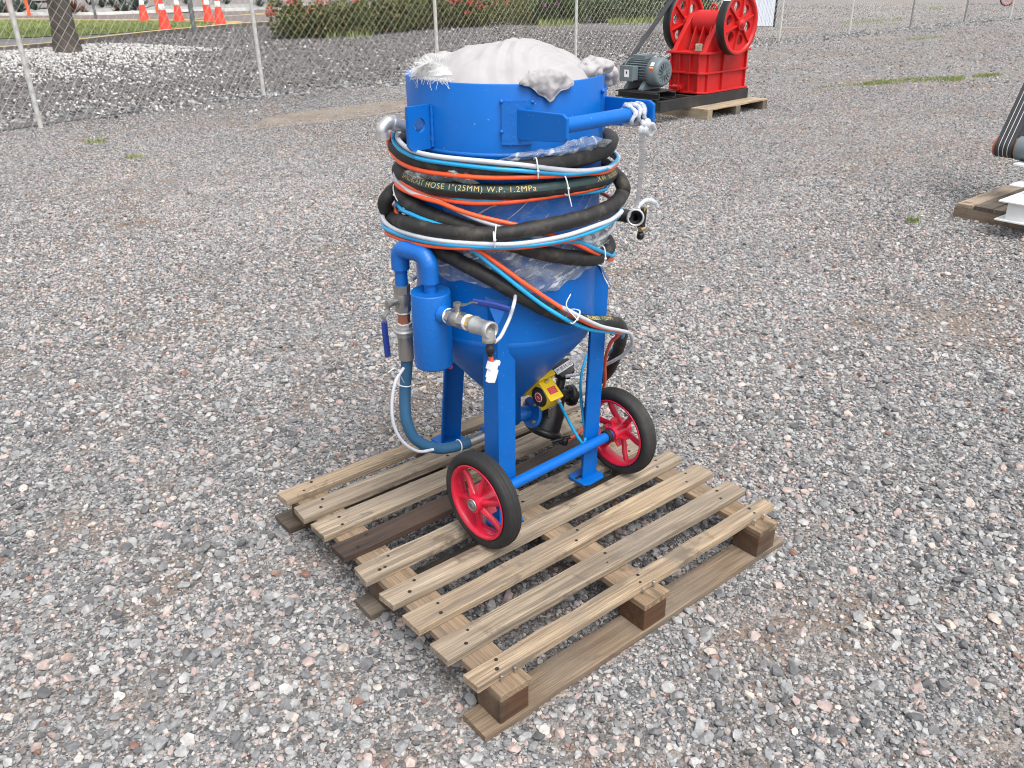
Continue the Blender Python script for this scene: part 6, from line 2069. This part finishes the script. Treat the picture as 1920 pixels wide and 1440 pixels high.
blades('hedge_grass', pix_patch(500, [(1010, 49, 1.0), (1075, 46, 1.5)]) + pix_patch(700, [(1140, 46, 1.2), (1200, 42, 2.2), (1250, 40, 1.0)]) + pix_patch(300, [(610, 72, 2.0), (700, 66, 1.5)]), 0.22, M['grass'], 'light green grass at the foot of the hedge', w=0.012)

def agave(px, sc, mat, label, first=None):
    p = at(*px)
    if first is not None:
        return dup(first, p, random.uniform(0, 6), label, sc)
    r = thing('agave', label, 'agave', p, random.uniform(0, 6), 'agave plants in the beds by the path')
    r.scale = (sc,) * 3
    for k in range(26):
        a = k * 2.39996
        el = 1.45 - 1.15 * (k / 26)
        l = 0.62 + 0.12 * random.random()
        d0 = Vector((math.cos(a) * math.cos(el), math.sin(a) * math.cos(el), math.sin(el)))
        s = Vector((-math.sin(a), math.cos(a), 0))
        nn = d0.cross(s)
        mb = MB()
        vs = []
        for t, w in ((0, 0.035), (0.25, 0.062), (0.55, 0.055), (0.85, 0.022), (1.0, 0.002)):
            c = d0 * l * t + Vector((0, 0, -0.10 * t * t * math.cos(el)))
            vs += [c - s * w + nn * w * 0.35, c - nn * 0.012, c + s * w + nn * w * 0.35]
        mb.add(vs, [(i * 3 + q, i * 3 + q + 1, i * 3 + q + 4, i * 3 + q + 3) for i in range(4) for q in range(2)], True)
        me = mb.mesh('leaf')
        at2 = me.attributes.new('tint', 'FLOAT', 'FACE'); at2.data.foreach_set('value', [random.uniform(0.1, 0.9)] * len(me.polygons))
        link('leaf', me, mat, r)
    return r
a0 = agave((8, 27), 1.0, M['agave'], 'blue-green agave left of the leftmost orange stake')
agave((38, 23), 1.0, None, 'blue-green agave between the two left orange stakes', a0)
agave((68, 20), 0.6, None, 'small dark agave right of the pale-topped stake', a0)
agave((258, 22), 1.15, None, 'large blue-green agave left of the cones', a0)
agave((236, 24), 0.7, None, 'small agave in front of the large one near the cones', a0)
agave((192, 14), 0.7, None, 'agave directly right of the thin grey post', a0)
agave((214, 14), 0.7, None, 'agave behind the path left of the large agave', a0)
agave((350, 8), 0.8, None, 'agave behind the thick grey post', a0)
agave((425, 8), 0.9, None, 'agave behind the rightmost cone', a0)
agave((488, 13), 1.0, None, 'agave behind the path near the second fence post', a0)
agave((520, 14), 1.1, None, 'agave above the left shrub, second from the path end', a0)
agave((552, 14), 1.0, None, 'agave above the left shrub, nearest the path end', a0)
a1 = agave((140, 28.5), 0.85, M['agave_red'], 'reddish brown agave right of the tree trunk')
agave((158, 27), 0.5, None, 'small reddish agave at the path edge right of the trunk', a1)
agave((222, 24), 0.5, None, 'small reddish agave beside the blue-green ones left of the cones', a1)

def cart(px, rz, label, first=None):
    p = at(*px)
    if first is not None: return dup(first, p, rz, label)
    r = thing('utility_cart', label, 'vehicle', p, rz, 'dark small vehicles parked beyond the lawn')
    mb = MB()
    mb.prism([(-0.9, 0, 0.26), (0.95, 0, 0.26), (1.0, 0, 0.55), (0.72, 0, 0.74), (0.25, 0, 0.80), (-0.85, 0, 0.80), (-0.95, 0, 0.5)], (0, 1.05, 0))
    build('cart_body', mb, M['car_black'], r, bevel=0.05)
    mb = MB()
    for x in (-0.8, 0.35):
        for y in (-0.46, 0.46): mb.cyl((x, y, 0.75), (x + (0.12 if x < 0 else -0.12), y, 1.75), 0.02, n=8)
    build('roof_post', mb, M['car_black'], r)
    mb = MB(); mb.box((-0.2, 0, 1.77), (1.5, 1.05, 0.05)); build('roof', mb, M['car_black'], r, bevel=0.02)
    mb = MB(); mb.box((-0.45, 0, 0.92), (0.5, 0.95, 0.14)); mb.box((-0.72, 0, 1.15), (0.12, 0.95, 0.42)); build('seat', mb, M['rubber'], r, bevel=0.03)
    mb = MB(); mb.box((1.02, 0, 0.40), (0.05, 0.95, 0.12)); build('bumper', mb, M['steel'], r, bevel=0.01)
    for x in (-0.6, 0.62):
        for y in (-0.5, 0.5):
            mb = MB(); mb.lathe((x, y, 0.235), (0, 1, 0), [(0.12, -0.07), (0.21, -0.075), (0.235, -0.04), (0.235, 0.04), (0.21, 0.075), (0.12, 0.07)], 24, closed=True); w = build('wheel', mb, M['rubber'], r)
            mb = MB(); mb.cyl((x, y - 0.05, 0.235), (x, y + 0.05, 0.235), 0.12, n=18); build('rim', mb, M['galv'], w)
    return r
k0_ = cart((82, 16), math.radians(-60), 'dark small vehicle with a silver bumper partly hidden by the tree trunk')
cart((200, 8), math.radians(-20), 'dark small vehicle behind the agaves right of the thin post', k0_)

# right hand background
q0, q1 = at(1404, 52), at(1449, 51)
pr_ = thing('banner_screen', 'large pale white screen with a black edge standing behind the fence by the crusher', 'screen', (q0 + q1) / 2, math.atan2(q1.y - q0.y, q1.x - q0.x))
l_ = (q1 - q0).length
mb = MB()
for i in range(12):
    x0_, x1_ = -l_ / 2 + l_ * i / 12, -l_ / 2 + l_ * (i + 1) / 12
    z_ = 0.012 * (i % 2)
    mb.box(((x0_ + x1_) / 2, z_, 0.92), (x1_ - x0_, 0.02, 1.76))
build('sheet', mb, M['tarp'], pr_)
mb = MB(); mb.cyl((l_ / 2 + 0.03, 0, -0.02), (l_ / 2 + 0.05, 0, 1.9), 0.032, n=10); build('edge_pole', mb, M['black_iron'], pr_)
g0, g1 = at(1463, 55.5), at(1530, 53.5)
gd = (g1 - g0)
mb = MB(); mb.box((0, 0, 0.025), (gd.length, 0.22, 0.05))
o = tag(build('loose_plank', mb, M['pale_wood'], bevel=0.005), 'pale plank lying on the ground just behind the fence', 'plank')
o.location = (g0 + g1) / 2; o.rotation_euler = (0, 0, math.atan2(gd.y, gd.x))
mp = at(1886, 11.5)
mc = thing('motorcycle', 'parked motorcycle with a pink rimmed wheel, cut off at the top right corner', 'motorcycle', mp, math.radians(-8))
for k, x in enumerate((0.0, 1.30)):
    mb = MB(); mb.lathe((x, 0, 0.31), (0, 1, 0), [(0.265, -0.03), (0.30, -0.04), (0.318, 0.0), (0.30, 0.04), (0.265, 0.03)], 36, closed=True); w = build('wheel', mb, M['rubber'], mc)
    mb = MB(); mb.lathe((x, 0, 0.31), (0, 1, 0), [(0.215, -0.018), (0.268, -0.026), (0.268, 0.026), (0.215, 0.018)], 36, closed=True); build('rim', mb, M['pink'], w)
    mb = MB(); mb.cyl((x, -0.05, 0.31), (x, 0.05, 0.31), 0.11, n=20)
    for a in np.linspace(0, 2 * math.pi, 11)[:-1]: mb.cyl((x, 0, 0.31), (x + 0.22 * math.cos(a), 0, 0.31 + 0.22 * math.sin(a)), 0.008, n=5)
    build('hub', mb, M['steel'], w)
mb = MB()
for y in (-0.08, 0.08): mb.cyl((0, y, 0.31), (0.28, y, 0.98), 0.022, n=8)
mb.cyl((0.26, -0.34, 1.03), (0.26, 0.34, 1.03), 0.015, n=8); build('fork', mb, M['steel'], mc)
mb = MB(); mb.sweep(spline([(0.24, 0, 0.9), (0.5, 0, 0.82), (0.8, 0, 0.72), (1.15, 0, 0.7)], 0.05), 0.05, 8); mb.sweep(spline([(0.3, 0, 0.8), (0.45, 0, 0.4), (0.85, 0, 0.32), (1.3, 0, 0.31)], 0.05), 0.03, 8); build('bike_frame', mb, M['black_iron'], mc)
mb = MB(); mb.box((0.66, 0, 0.45), (0.36, 0.22, 0.30)); build('engine', mb, M['black_iron'], mc, bevel=0.03)
mb = MB(); mb.ball((0.52, 0, 0.90), 0.19, 8, (1.2, 0.7, 0.7)); build('fuel_tank', mb, M['crusher_red'], mc)
mb = MB(); mb.box((1.0, 0, 0.84), (0.62, 0.22, 0.09)); build('seat', mb, M['rubber'], mc, bevel=0.03)
